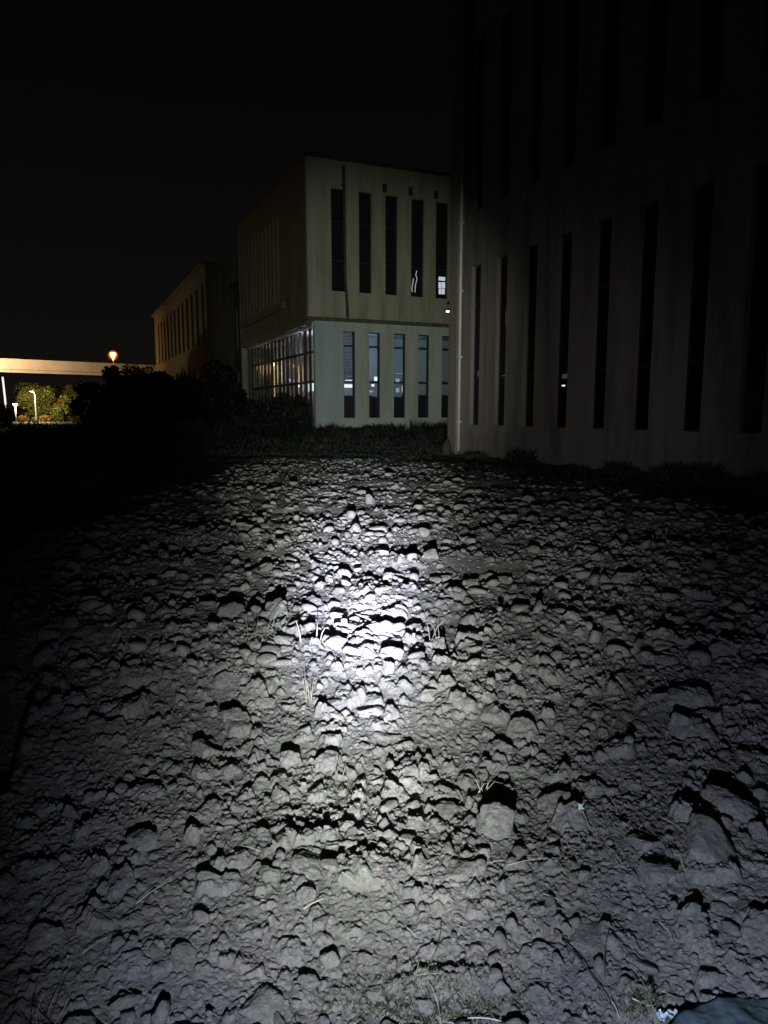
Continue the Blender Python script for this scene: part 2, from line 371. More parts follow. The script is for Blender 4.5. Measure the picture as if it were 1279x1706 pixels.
def lumps(sub, nvar, seed):
    bm = bmesh.new(); bmesh.ops.create_icosphere(bm, subdivisions=sub, radius=1.0)
    co = np.array([v.co[:] for v in bm.verts]); fc = np.array([[v.index for v in f.verts] for f in bm.faces]); bm.free(); T = []
    rg = np.random.default_rng(seed)
    for k in range(nvar):
        c = co.copy()
        for _ in range(9):
            d = rg.normal(size=3); d /= np.linalg.norm(d); t = rg.uniform(0.36, 0.76); q = c @ d; m = q > t; c[m] -= np.outer((q[m]-t)*0.9, d)
        p = co + k*5.1; c *= (1.12 + 0.55*n3(p, 1.6, seed+k) + (0.40*n3(p, 4.5, seed+k+7) if sub > 1 else 0))[:, None]; T.append(c)
    return np.array(T), fc
def scatter_lumps(n, y0, y1, r0, r1, pw, sub, seed):
    rg = np.random.default_rng(seed); T, fc = lumps(sub, 12, seed)
    y = y0 + (y1-y0)*rg.random(n)**0.8; x = rg.uniform(-1, 1, n)*(0.58*y+0.9)
    ok = (fbm(x*1.4, y*1.4, 400, 3)*2.2 + 0.62 > rg.random(n)) & (turf_falloff_mask(x, y) < 0.35 + 0.5*rg.random(n)); x, y = x[ok], y[ok]; n = len(x)
    r_ = r0 + (r1-r0)*rg.random(n)**pw; th = rg.uniform(0, 6.283, n); v = T[rg.integers(0, len(T), n)].copy()
    fl = .72 if y0 > 8 else 1.0
    v *= np.stack([r_*rg.uniform(.8,1.6,n), r_*rg.uniform(.6,1.1,n), fl*r_*rg.uniform(.5,.95,n)], 1)[:, None, :]
    c, s_ = np.cos(th)[:,None], np.sin(th)[:,None]; X_ = v[:,:,0]*c - v[:,:,1]*s_ + x[:,None]; Y_ = v[:,:,0]*s_ + v[:,:,1]*c + y[:,None]
    Z_ = v[:,:,2] + (field_height(x, y) + r_*rg.uniform(-.08, .5, n)*fl)[:,None]
    P = np.stack([X_, Y_, Z_], 2).reshape(-1, 3); nv = T.shape[1]
    return P, (fc[None] + (np.arange(n)*nv)[:,None,None]).reshape(-1, 3)
parts_ = [scatter_lumps(15500, 0.7, 4.6, .004, .013, 1.5, 1, 1), scatter_lumps(2600, 0.7, 5.0, .011, .036, 2.6, 3, 2), scatter_lumps(9000, 4.2, 10, .010, .030, 1.5, 1, 3),
          scatter_lumps(3600, 4.2, 11, .026, .080, 2.6, 2, 4), scatter_lumps(13000, 9, 24.5, .022, .10, 2.4, 2, 5)]
Ps, Fs, o_ = [], [], 0
for P, Fc in parts_: Ps.append(P); Fs.append(Fc + o_); o_ += len(P)
tag(link('small_clods', mesh_np('small_clods', np.concatenate(Ps), np.concatenate(Fs), True), M['clod']), 'small crumbs and clods of dry earth covering the whole ploughed field', 'small clods', kind='stuff')
del Ps, Fs, parts_
MAIN = [  # photo x, y of the clod's middle, width and height in photo pixels, label
 (829,1345,60,92,'tall pale clod standing upright right of the field centre with a peaked shadow'),
 (337,1213,50,48,'pointed grey clod left of the lit area with a sharp triangular shadow'),
 (841,1212,40,36,'small pale round clod with a square black shadow, right of the lit area'),
 (547,1560,32,46,'small upright rounded stone-like clod near the bottom centre'),
 (1222,1318,82,72,'broad smooth clod near the right edge of the field'),
 (932,1308,50,46,'pyramid shaped clod with flat base right of the tall upright clod'),
 (522,992,40,32,'pinkish brown clod just left of the bright hotspot'),
 (545,1232,44,52,'squarish pale clod, right one of a close pair below the hotspot'),
 (482,1228,36,48,'squarish pale clod, left one of a close pair below the hotspot'),
 (711,1137,36,32,'round pale clod with a black cap of shadow below the hotspot'),
 (717,917,36,30,'lone round clod standing upright right of the bluish hotspot'),
 (1190,1400,96,66,'largest rounded dark clod with straw on it at the right edge'),
 (518,1424,66,38,'wide flat clod in lower middle with a jagged shadow above it'),
 (446,1428,38,46,'leaning clod with a long shadow left of the wide flat clod'),
 (232,1372,52,52,'lumpy dark clod in the lower left beside a deep shadow'),
 (197,1450,32,34,'smooth bluish clod below the lumpy one in the lower left'),
 (300,1569,44,24,'flat bluish clod at the lower left near a dark hollow'),
 (1102,1445,62,50,'wedge shaped clod in the lower right left of the largest dark clod'),
 (556,1064,42,38,'brightly lit clod at the left of the white row under the hotspot'),
 (604,1078,36,26,'brightly lit low clod in the middle of the white row'),
 (633,1040,52,30,'brightly lit wide clod beside the pale stick'),
 (692,1034,36,28,'brightly lit clod right of the pale stick'),
 (652,1083,36,32,'brightly lit clod in front of the white row'),
 (697,1090,34,32,'brightly lit clod closing the white row on the right'),
 (1037,948,44,36,'dim upright clod at the far right of the torch light'),
 (1021,1022,38,34,'dim rounded clod right of the torch light'),
 (1112,1078,40,32,'dim flat clod at the right margin of the light'),
 (1128,1142,50,40,'dim broad clod at the right margin below the flat one'),
 (387,1162,48,50,'grey lumpy clod left of the lit centre with shadow on its left'),
 (381,1250,34,40,'grey squarish clod below the lumpy clod left of centre'),
 (428,1088,34,26,'pale round clod under the weed tuft'),
 (492,1046,34,28,'pale clod between the weed tuft and the white row'),
 (575,1357,24,24,'small round pebble-like clod in the middle of the lower field'),
 (56,1530,34,28,'small dark clod at the bottom left corner area'),
 (555,1150,46,28,'pale clod lying in a curved black furrow below the hotspot'),
 (614,1162,40,28,'flat pale clod at the right end of the curved furrow'),
 (280,1240,24,22,'small pale chip of a clod left of the pointed grey clod'),
 (740,1325,56,30,'flat wide clod left of the tall upright clod'),
 (1075,1395,46,36,'flat clod beside the dry grass litter on the right'),
 (765,1440,60,34,'smooth flat clod above a dark crescent shadow near the bottom'),
 (800,1300,22,24,'small clod touching the upper left of the tall upright clod'),
 (990,1540,70,28,'long flat clod near the bottom right behind a bent dark stem'),
 (630,1610,26,26,'small clod by the bottom edge centre'),
 (430,1640,60,34,'rounded clod at the bottom edge left of centre'),
 (510,1600,34,34,'dusty clod below the small upright clod at the bottom'),
]
for i, (px, py, wpx, hpx, lab) in enumerate(MAIN):
    p = on_ground(px, py + hpx*0.35); dist = (p - Vector((0,0,CAM_H))).length
    w_ = wpx/F*dist*0.56; h_ = hpx/F*dist*0.37
    put_clod(p.x, p.y + w_*0.4, w_, w_*0.9, h_, lab, None, seed=100+i, sink=0.33)
used = 0
clod_labels = [
 ('small dry clod of earth lying loose close to the viewer, one of many', 'loose clods close to the viewer'),
 ('grey dry clod of earth lying loose in the middle of the torch-lit field', 'loose clods in the middle of the field'),
 ('clod of earth lying loose far out at the dim end of the field', 'loose clods at the far end of the field')]
while used < 245:
    px = random.uniform(-40, 1320); py = 800 + 960*random.random()**1.15
    p = on_ground(px, py); dist = (p - Vector((0,0,CAM_H))).length
    if turf_falloff_mask(np.array([p.x]), np.array([p.y]))[0] > .4: continue
    wpx = 8 + 22*random.random()**2.5 * (0.6 + 0.6*(py-800)/900)
    r = min(wpx/F*dist*0.5*1.25, 0.15)
    k = 0 if py > 1350 else (1 if py > 1000 else 2)
    put_clod(p.x, p.y, r, r*random.uniform(.7, 1), r*random.uniform(.6, 1.05), clod_labels[k][0], clod_labels[k][1], sink=0.3)
    used += 1

# ------------------------------------------------------------------ building shells
def wall_grid(length, z0, z1, openings, thick):
    """one wall with real openings; local x along, y inwards, z up.  openings: (x0,x1,z0,z1)"""
    xs = sorted({0.0, length, *[round(o[0],4) for o in openings], *[round(o[1],4) for o in openings]})
    zs = sorted({z0, z1, *[round(o[2],4) for o in openings], *[round(o[3],4) for o in openings]})
    def solid(i, j):
        if i < 0 or j < 0 or i >= len(xs)-1 or j >= len(zs)-1: return False
        cx = (xs[i]+xs[i+1])/2; cz = (zs[j]+zs[j+1])/2
        return not any(o[0] < cx < o[1] and o[2] < cz < o[3] for o in openings)
    bm = bmesh.new(); cache = {}
    def V_(i, j, b):
        if (i,j,b) not in cache: cache[i,j,b] = bm.verts.new((xs[i], thick*b, zs[j]))
        return cache[i,j,b]
    for i in range(len(xs)-1):
        for j in range(len(zs)-1):
            if not solid(i,j): continue
            bm.faces.new((V_(i,j,0), V_(i+1,j,0), V_(i+1,j+1,0), V_(i,j+1,0)))
            bm.faces.new((V_(i,j,1), V_(i,j+1,1), V_(i+1,j+1,1), V_(i+1,j,1)))
            if not solid(i-1,j): bm.faces.new((V_(i,j,0), V_(i,j+1,0), V_(i,j+1,1), V_(i,j,1)))
            if not solid(i+1,j): bm.faces.new((V_(i+1,j,0), V_(i+1,j,1), V_(i+1,j+1,1), V_(i+1,j+1,0)))
            if not solid(i,j-1): bm.faces.new((V_(i,j,0), V_(i,j,1), V_(i+1,j,1), V_(i+1,j,0)))
            if not solid(i,j+1): bm.faces.new((V_(i,j+1,0), V_(i+1,j+1,0), V_(i+1,j+1,1), V_(i,j+1,1)))
    return bm
def place(o, origin, ux, uy):
    """local x -> ux, local y -> uy (both horizontal unit vectors)"""
    m = Matrix(((ux[0], uy[0], 0, origin[0]), (ux[1], uy[1], 0, origin[1]), (0, 0, 1, origin[2] if len(origin) > 2 else 0), (0,0,0,1)))
    o.matrix_local = m; return o
def bm_obj(name, bm, mat, parent):
    me = bpy.data.meshes.new(name); bm.normal_update(); bm.to_mesh(me); bm.free(); return link(name, me, mat, parent)
def window(parent, x0, x1, z0, z1, origin, ux, uy, depth=0.16, bars=(), posts=(), fw=0.05, pane=True, label=None):
    m = MB(); y0, y1 = depth, depth+0.06
    m.box(x0, x0+fw, y0, y1, z0, z1); m.box(x1-fw, x1, y0, y1, z0, z1)
    m.box(x0+fw, x1-fw, y0+0.002, y1-0.002, z0, z0+fw); m.box(x0+fw, x1-fw, y0+0.002, y1-0.002, z1-fw, z1)
    for b_ in bars: m.box(x0+fw, x1-fw, y0+0.004, y1-0.004, b_-0.05, b_+0.05)
    for q in posts: m.box(q-0.03, q+0.03, y0-0.01, y1+0.01, z0+fw, z1-fw)
    f = place(m.build('window', M['frame'], parent), origin, ux, uy)
    if label: f['label'] = label
    if pane:
        q = MB(); q.quad((x0+fw*.5, y0+0.03, z0+fw*.5), (x1-fw*.5, y0+0.03, z0+fw*.5), (x1-fw*.5, y0+0.03, z1-fw*.5), (x0+fw*.5, y0+0.03, z1-fw*.5))
        p_ = q.build('pane', M['glass'], f)
    return f
U = (0.4035, -0.9150)          # towards the viewer along the long faces
V2 = (0.9150, 0.4035)          # to the right along the front faces
UB = (-U[0], -U[1]); 
def sx(px, py, origin, dirv):
    """distance along a horizontal line at which a photo column falls"""
    d = ray(px, py); t = d.x / d.y
    return (t*origin[1] - origin[0]) / (dirv[0] - t*dirv[1])
def zz(py, px, Y):
    return at_depth(px, py, Y).z

# ---- the near dark building on the right
CR = (2.60, 28.15, 0.0); LR = 30.0; HR = 16.6
rb = empty('workshop_building', CR, 'dark two storey building at right with a row of tall narrow black windows', 'building')
def loc(o): return (o[0]-CR[0], o[1]-CR[1], 0)
PER = 1.67
wins = [(1.39+PER*k, 1.39+PER*k+0.63) for k in range(16)]
ops = [(a, b, 1.1, 6.75) for a, b in wins] + [(a, b, 8.6, 14.3) for a, b in wins]
# wall seen from the left side of the field: local x runs towards the viewer, y inwards (to the right)
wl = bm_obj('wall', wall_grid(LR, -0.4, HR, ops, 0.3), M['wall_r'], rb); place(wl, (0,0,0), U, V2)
for k, (a, b) in enumerate(wins):
    if k > 11: break
    window(rb, a, b, 1.1, 6.75, (0,0,0), U, V2, bars=(2.75, 5.0))
    window(rb, a, b, 8.6, 14.3, (0,0,0), U, V2, bars=(10.2, 12.4))
m = MB(); m.box(0.002, 0.302, 0.301, 14, -0.4, HR-0.01); m.box(0.4, LR, 14, 14.3, -0.4, HR-0.02); m.box(LR-.3, LR-.002, 0.301, 13.9, -0.4, HR-.01)
place(m.build('side_wall', M['wall_r'], rb), (0,0,0), U, V2)
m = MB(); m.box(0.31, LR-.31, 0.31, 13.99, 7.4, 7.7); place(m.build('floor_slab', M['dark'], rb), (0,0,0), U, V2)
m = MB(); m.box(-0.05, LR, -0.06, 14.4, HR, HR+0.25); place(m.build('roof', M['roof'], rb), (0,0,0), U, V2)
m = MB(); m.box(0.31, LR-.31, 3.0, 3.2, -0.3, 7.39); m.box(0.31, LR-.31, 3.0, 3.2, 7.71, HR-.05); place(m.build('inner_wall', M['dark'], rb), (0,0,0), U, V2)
m = MB(); m.box(-0.10, 0.50, -0.09, 0.0-0.001, -0.4, HR-0.02); m.box(-0.10, -0.001, 0.0, 0.6, -0.4, HR-0.03); place(m.build('corner_pilaster', M['wall_r'], rb), (0,0,0), U, V2)
m = MB(); m.tube([(0.72, -0.07, 0.1), (0.72, -0.07, HR-0.3)], 0.055, 10)
for z_ in (1.2, 3.6, 6.0, 8.4, 10.8, 13.2): m.box(0.64, 0.80, -0.14, 0.0, z_-0.03, z_+0.03)
d_ = place(m.build('drainpipe', M['pipe_l'], rb), (0,0,0), U, V2)
m = MB(); m.box(0, LR, -0.035, -0.001, 7.35, 7.6); place(m.build('floor_band', M['wall_r'], rb), (0,0,0), U, V2)
# small glowing boxes standing in for reflections in its panes
def glow(parent, px, py, origin, ux, uy, base, mat, w_, h_, inn=0.5, name='pane_reflection', label=None):
    s_ = sx(px, py, (origin[0]+uy[0]*inn, origin[1]+uy[1]*inn), ux)
    Y = origin[1] + uy[1]*inn + ux[1]*s_
    z_ = zz(py, px, Y)
    m = MB(); m.box(s_-w_/2, s_+w_/2, inn-0.02, inn+0.02, z_-h_/2, z_+h_/2)
    o = place(m.build(name, mat, parent), base, ux, uy)
    if label: o['label'] = label
    return o
glow(rb, 938.5, 642.5, CR, U, V2, (0,0,0), M['white_e'], 0.10, 0.05)
glow(rb, 938, 625, CR, U, V2, (0,0,0), M['dim_e'], 0.34, 0.22)
glow(rb, 838, 627, CR, U, V2, (0,0,0), emit('dim_orange_glint', (1, .45, .2), 0.22), 0.16, 0.08)
glow(rb, 843.5, 528, CR, U, V2, (0,0,0), M['dim_e'], 0.06, 0.62)
glow(rb, 795, 623, CR, U, V2, (0,0,0), M['dim_e'], 0.2, 0.22)
for (a_, b_, hh) in ((1093, 482, .18), (1095, 500, .12), (1093, 518, .2), (1094, 533, .07)):
    glow(rb, a_, b_, CR, U, V2, (0,0,0), M['dim_e'], 0.09, hh)
# wall lamp on the corner
m = MB(); m.box(-0.30, -0.10, -0.03, 0.03, 7.02, 7.10); m.box(-0.34, -0.28, -0.05, 0.05, 5.58, 5.66) if False else None
b_ = MB(); zl = zz(516, 748, 28.2)
b_.box(-0.34, -0.10, 0.00, 0.06, zl+0.05, zl+0.10); b_.box(-0.42, -0.30, -0.02, 0.08, zl+0.0, zl+0.05)
wlp = place(b_.build('wall_lamp', M['frame'], rb), (0,0,0), U, V2)
q = MB(); q.box(-0.41, -0.31, -0.045, 0.06, zl-0.05, zl-0.001); q.build('lamp_bulb', emit('wall_lamp_light', (.95, .97, 1), 6), wlp)

# ---- the middle building with the pale front
CM = (-4.40, 43.0, 0.0); HM = 15.9; LF = 24.0; LS = 17.3; ZL = 7.10
mb = empty('office_building', CM, 'pale two storey building with lit ground floor windows at the far end of the field', 'building')
up_px = [(552,576),(598,619),(642,662),(685,706),(726,746.5)]
lo_px = [(572.5,591.6),(614.5,633.2),(656,675.4),(696.5,715),(735.7,753)]
def f_s(px, py, set_=0.0): return sx(px, py, (CM[0]+UB[0]*set_, CM[1]+UB[1]*set_), V2)
up = [(f_s(a,420), f_s(b,420)) for a, b in up_px]
lo = [(f_s(a,620,0.12), f_s(b,620,0.12)) for a, b in lo_px]
pu = up[-1][0]-up[-2][0]; pl = lo[-1][0]-lo[-2][0]
for k in range(8): up.append((up[-1][0]+pu, up[-1][1]+pu)); lo.append((lo[-1][0]+pl, lo[-1][1]+pl))
up = [u_ for u_ in up if u_[1] < LF-.5]; lo = [u_ for u_ in lo if u_[1] < LF-.5]
ZU0, ZU1, ZG0, ZG1 = 8.62, 14.35, 1.22, 6.35
# front: local x to the right, y inwards
fw_u = bm_obj('upper_wall', wall_grid(LF, ZL, HM, [(a,b,ZU0,ZU1) for a,b in up], 0.3), M['wall'], mb); place(fw_u, (0,0,0), V2, UB)
LO0 = 0.42                                             # the ground floor stands back from the corner
lo_w = bm_obj('lower_wall', wall_grid(LF-LO0, -0.4, ZL-0.22, [(a-LO0,b-LO0,ZG0,ZG1) for a,b in lo], 0.3), M['wall_low'], mb)
place(lo_w, (V2[0]*LO0+UB[0]*0.12, V2[1]*LO0+UB[1]*0.12, 0), V2, UB)
m = MB(); m.box(LO0-.002, lo[0][0]-.02, 0.117, 0.1195, -0.35, ZL-0.24); place(m.build('corner_panel', M['panel'], mb), (0,0,0), V2, UB)
m = MB(); m.box(-0.04, LF, -0.05, 0.25, ZL-0.215, ZL-0.004); place(m.build('floor_band', M['band'], mb), (0,0,0), V2, UB)  # dark strip standing in for the shadow gap between the floors
m = MB(); m.box(0.30, LF-.3, 0.30, LS-.3, ZL-0.6, ZL-0.25); place(m.build('floor_slab', M['room'], mb), (0,0,0), V2, UB)
for i, (a, b) in enumerate(up): window(mb, a, b, ZU0, ZU1, (0,0,0), V2, UB, bars=(10.4, 12.6), fw=0.04)
for i, (a, b) in enumerate(lo):
    window(mb, a, b, ZG0, ZG1, (UB[0]*.12, UB[1]*.12, 0), V2, UB, depth=0.12, bars=(3.38, 5.50), posts=(b-0.09,), fw=0.06)
m = MB(); m.box(-0.03, LF+.03, -0.05, LS, HM, HM+0.22); place(m.build('roof', M['roof'], mb), (0,0,0), V2, UB)
# left side, upper floor: local x from the corner backwards, y inwards (to the right)
su = []
for k in range(11):
    a_ = 5.6 + 0.98*k; su.append((a_, a_+0.52))
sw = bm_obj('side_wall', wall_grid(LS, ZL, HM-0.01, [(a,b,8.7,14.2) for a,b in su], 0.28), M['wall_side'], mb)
# mirror so that x runs backwards: faces are double sided
sw.matrix_local = Matrix(((UB[0], V2[0], 0, UB[0]*0.301), (UB[1], V2[1], 0, UB[1]*0.301), (0,0,1,0), (0,0,0,1)))
for a, b in su: 
    window(mb, a, b, 8.7, 14.2, (UB[0]*.301, UB[1]*.301, 0), UB, V2, bars=(11.4,), fw=0.04)
m = MB(); m.box(4.6, 17.0, -0.22, -0.002, 8.1, 8.55); place(m.build('sill_ledge', M['wall_side'], mb), (0,0,0), UB, V2)
m = MB(); m.box(0.0, LS, -0.05, 0.3, ZL-0.45, ZL-0.03); place(m.build('side_floor_band', M['band'], mb), (UB[0]*.26, UB[1]*.26, 0), UB, V2)
# ground floor glazed wall on the left side
GS0 = 0.45; GS1 = LS-1.2
m = MB(); zt = ZL-0.46
for z_ in (1.1, 3.38, 5.15): m.box(GS0, GS1, 0.50, 0.60, z_-0.07, z_+0.07)
m.box(GS0, GS1, 0.50, 0.62, zt-0.14, zt-0.002); m.box(GS0, GS1, 0.48, 0.62, -0.4, 0.30)
cols = np.linspace(GS0, GS1, 17)
for i, c in enumerate(cols):
    t_ = 0.11 if i % 2 == 0 else 0.035
    m.box(c-t_, c+t_, 0.48, 0.63, 0.301, zt-0.003)
cw = place(m.build('glazed_wall', M['frame'], mb), (0,0,0), UB, V2)
for i in range(16):
    q = MB(); q.quad((cols[i], 0.55, 0.3), (cols[i+1], 0.55, 0.3), (cols[i+1], 0.55, zt), (cols[i], 0.55, zt)); q.build('pane', M['glass'], cw)
m = MB(); m.box(GS1+.12, LS, 0.45, 0.7, -0.4, zt); place(m.build('end_pier', M['wall'], mb), (0,0,0), UB, V2)
m = MB()
for k in range(34): m.box(lo[0][0]+.07, lo[0][1]-.07, 0.42, 0.46, 3.5+k*.085, 3.5+k*.085+.05)
place(m.build('blind', M['band'], mb), (0,0,0), V2, UB)
# back and right walls
m = MB(); m.box(0.0, LF, LS-0.001, LS+0.3, -0.4, HM-0.02); m.box(LF-0.3, LF-0.002, 0.45, LS-0.01, -0.4, HM-0.02); place(m.build('rear_wall', M['wall'], mb), (0,0,0), V2, UB)
m = MB(); m.box(0.5, LF-.5, 4.0, 4.2, ZL, HM-.03); place(m.build('upper_partition', M['dark'], mb), (0,0,0), V2, UB)
# ground floor rooms
m = MB(); m.box(1.9, LF-.35, 4.2, 4.35, -0.2, ZL-.61); m.box(1.9, 2.05, 4.351, LS-.05, -0.2, ZL-.61); m.box(0.7, LF-.35, 0.5, LS-.05, -0.25, -0.15)
place(m.build('partition', M['room'], mb), (0,0,0), V2, UB)
m = MB()
for (a_, b_, y_, h_) in ((2.1, 5.2, 2.6, 2.62), (5.3, 7.3, 2.4, 2.55), (7.5, 11.5, 2.7, 2.7)): m.box(a_, b_, y_, y_+.5, -0.14, h_)
m.box(1.3, 1.7, 5.0, 14.0, -0.14, 2.4)
place(m.build('cabinet', M['dark'], mb), (0,0,0), V2, UB)
def bpt(w_, s_, z_): return (CM[0]+V2[0]*w_+UB[0]*s_, CM[1]+V2[1]*w_+UB[1]*s_, z_)
point('front_room_lamp', bpt(4.6, 2.2, 5.6), 34, (0.22, 0.50, 1.0)); point('front_room_lamp', bpt(8.0, 2.2, 5.6), 9, (0.15, 0.60, 0.9))
point('corridor_lamp', bpt(1.2, 3.0, 5.4), 100, (0.92, 0.85, 1.0)); point('corridor_lamp', bpt(1.3, 8.0, 3.6), 26, (1.0, 0.55, 0.25)); point('corridor_lamp', bpt(1.2, 13.0, 4.6), 45, (1.0, 0.80, 0.66))
def gl(px, py, mat, w_, h_, inn=0.8, name='lit_panel'): return glow(mb, px, py, CM, V2, UB, (0,0,0), mat, w_, h_, inn, name)
for (a_, b_, w_, h_, mt) in ((581,633,.5,.10,'white_e'),(582,627,.42,.05,'blue_e'),(581,643,.60,.20,'white_e'),(588.5,650,.12,.40,'white_e'),(626,631,.22,.25,'white_e'),(621,642,.18,.14,'white_e'),
    (618,652,.30,.12,'blue_e'),(630,648,.14,.30,'blue_e'),(662,634,.25,.25,'blue_e'),(662,650,.22,.28,'blue_e'),(671,648,.10,.40,'white_e'),(704,638,.5,.05,'blue_e'),(664,622,.5,.03,'blue_e')):
    gl(a_, b_, M[mt], w_, h_, 1.0)
# upper floor: a lit pane, and glowing strips added for a wavy reflection
m = MB()
for (x0_, x1_, y0_, y1_) in ((730.5, 741, 461, 467), (730.5, 735, 470, 480), (736, 741, 470, 480), (731, 735, 481, 490), (736, 740.5, 481, 490)):
    a_, b_ = f_s(x0_, 475, .5), f_s(x1_, 475, .5); Y = CM[1] + .4035*a_ + .915*.5
    m.box(a_, b_, 0.48, 0.52, zz(y1_, x0_, Y), zz(y0_, x0_, Y))
place(m.build('lit_blind', emit('lit_blind_light', (.85, .9, 1.0), 0.75), mb), (0,0,0), V2, UB)
m = MB()
for pts in ([(694, 451), (692.5, 458), (694.5, 465), (692, 474), (691, 487)], [(688.5, 464), (687.5, 472), (686, 480), (686.5, 486)]):
    P = []
    for (x_, y_) in pts:
        a_ = f_s(x_, y_, .5); P.append((a_, 0.5, zz(y_, x_, CM[1]+.4035*a_+.4575)))
    m.tube(P, 0.022, 6)
place(m.build('wavy_reflection', emit('wavy_reflection_glow', (.85, .92, .85), 0.6), mb), (0,0,0), V2, UB)
# dark rain pipe with its bend, and short scuppers under the parapet
m = MB(); a_ = f_s(572, 400); Yd = CM[1] + .4035*a_
m.tube([(a_, -0.09, 15.6), (a_, -0.09, 14.9), (a_+.06, -0.09, 9.2), (a_+.16, -0.09, 8.0), (a_+.2, -0.09, ZL+.02)], 0.085, 10)
for z_ in (14.6, 12.0, 10.0): m.box(a_-.12, a_+.14, -0.14, 0.0, z_-.04, z_+.04)
place(m.build('drainpipe', M['pipe'], mb), (0,0,0), V2, UB)
m = MB()
for x_ in (640, 683, 726): a2 = f_s(x_, 325); m.box(a2-.12, a2+.12, -0.10, -0.001, 14.5, 14.95)
place(m.build('scupper', M['pipe'], mb), (0,0,0), V2, UB)
# glowing post added inside the glazed wall for a lamp's reflection in it
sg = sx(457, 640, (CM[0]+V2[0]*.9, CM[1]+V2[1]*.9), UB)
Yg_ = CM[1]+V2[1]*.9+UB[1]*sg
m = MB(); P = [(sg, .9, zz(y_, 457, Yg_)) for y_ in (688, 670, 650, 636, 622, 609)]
m.tube(P, [.04, .08, .10, .13, .10, .05], 8); place(m.build('reflection_post', emit('reflection_post_glow', (1.0, .60, .25), 0.75), mb), (0,0,0), UB, V2)
m = MB(); bz_ = zz(607, 457, Yg_); m.tube([(sg, .9, bz_-.12), (sg, .9, bz_), (sg, .9, bz_+.12)], [.05, .15, .05], 8); place(m.build('glow_ball', M['warm_e'], mb), (0,0,0), UB, V2)  # glowing top of the reflection stand-in
for (x_, y_, w_, h_, mt) in ((521, 644, 1.7, .55, 'white_e'), (507, 645, .9, .4, 'blue_e'), (500, 641, .9, .3, 'white_e'), (486, 635, 1.2, .12, 'blue_e'), (481, 633, .6, .1, 'white_e')):  # glowing panels for bright spots behind the glazing
    s_ = sx(x_, y_, (CM[0]+V2[0]*.95, CM[1]+V2[1]*.95), UB); Y = CM[1]+V2[1]*.95+UB[1]*s_; z_ = zz(y_, x_, Y)
    m = MB(); m.box(s_-w_/2, s_+w_/2, .93, .97, z_-h_/2, z_+h_/2); place(m.build('lit_panel', M[mt], mb), (0,0,0), UB, V2)

# ---- low link building set back, and the long far block on the left
def far_block(name, label, s0, s1, H, setback, wins_, z0w, z1w, mat):
    o0 = (CM[0]+UB[0]*s0+V2[0]*setback, CM[1]+UB[1]*s0+V2[1]*setback, 0)
    e_ = empty(name, o0, label, 'building'); L = s1-s0
    wl = bm_obj('wall', wall_grid(L, -0.4, H, [(a,b,z0_,z1_) for a,b in wins_ for z0_, z1_ in zip(z0w, z1w)], 0.3), mat, e_); place(wl, (0,0,0), UB, V2)
    for a,b in wins_:
        for z0_, z1_ in zip(z0w, z1w): window(e_, a, b, z0_, z1_, (0,0,0), UB, V2, bars=((z0_+z1_)/2,), fw=.05)
    m = MB(); m.box(0, 0.3, 0.301, 14, -0.4, H-.01); m.box(L-.3, L-.001, 0.301, 14, -0.4, H-.01); m.box(0, L, 14.001, 14.3, -0.4, H-.01); place(m.build('rear_wall', mat, e_), (0,0,0), UB, V2)
    m = MB(); m.box(-.1, L+.1, -.35, 14.4, H, H+.3); place(m.build('roof', M['roof'], e_), (0,0,0), UB, V2)
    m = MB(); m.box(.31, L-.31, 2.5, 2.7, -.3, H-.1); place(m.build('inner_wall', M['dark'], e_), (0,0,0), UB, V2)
    return e_, L
lk, _ = far_block('link_building', 'dark recessed block between the pale building and the long far block', 17.7, 31.6, 13.5, 2.6, [(1.0+2.2*k, 2.0+2.2*k) for k in range(6)], (1.2, 7.6), (5.5, 11.5), M['wall_r'])
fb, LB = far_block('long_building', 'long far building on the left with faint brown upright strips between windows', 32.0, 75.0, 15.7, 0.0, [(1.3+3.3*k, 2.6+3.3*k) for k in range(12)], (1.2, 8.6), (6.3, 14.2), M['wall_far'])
m = MB(); m.tube([(5.5, -.12, zz(660, 335, 74)), (5.5, -.12, zz(616, 335, 74))], 0.07, 8); place(m.build('drainpipe', M['pipe_l'], fb), (0,0,0), UB, V2)
m = MB(); m.box(1.2, 1.7, -.5, -.2, 5.9, 6.3); place(m.build('wall_lamp', M['dim_e'], lk), (0,0,0), UB, V2)

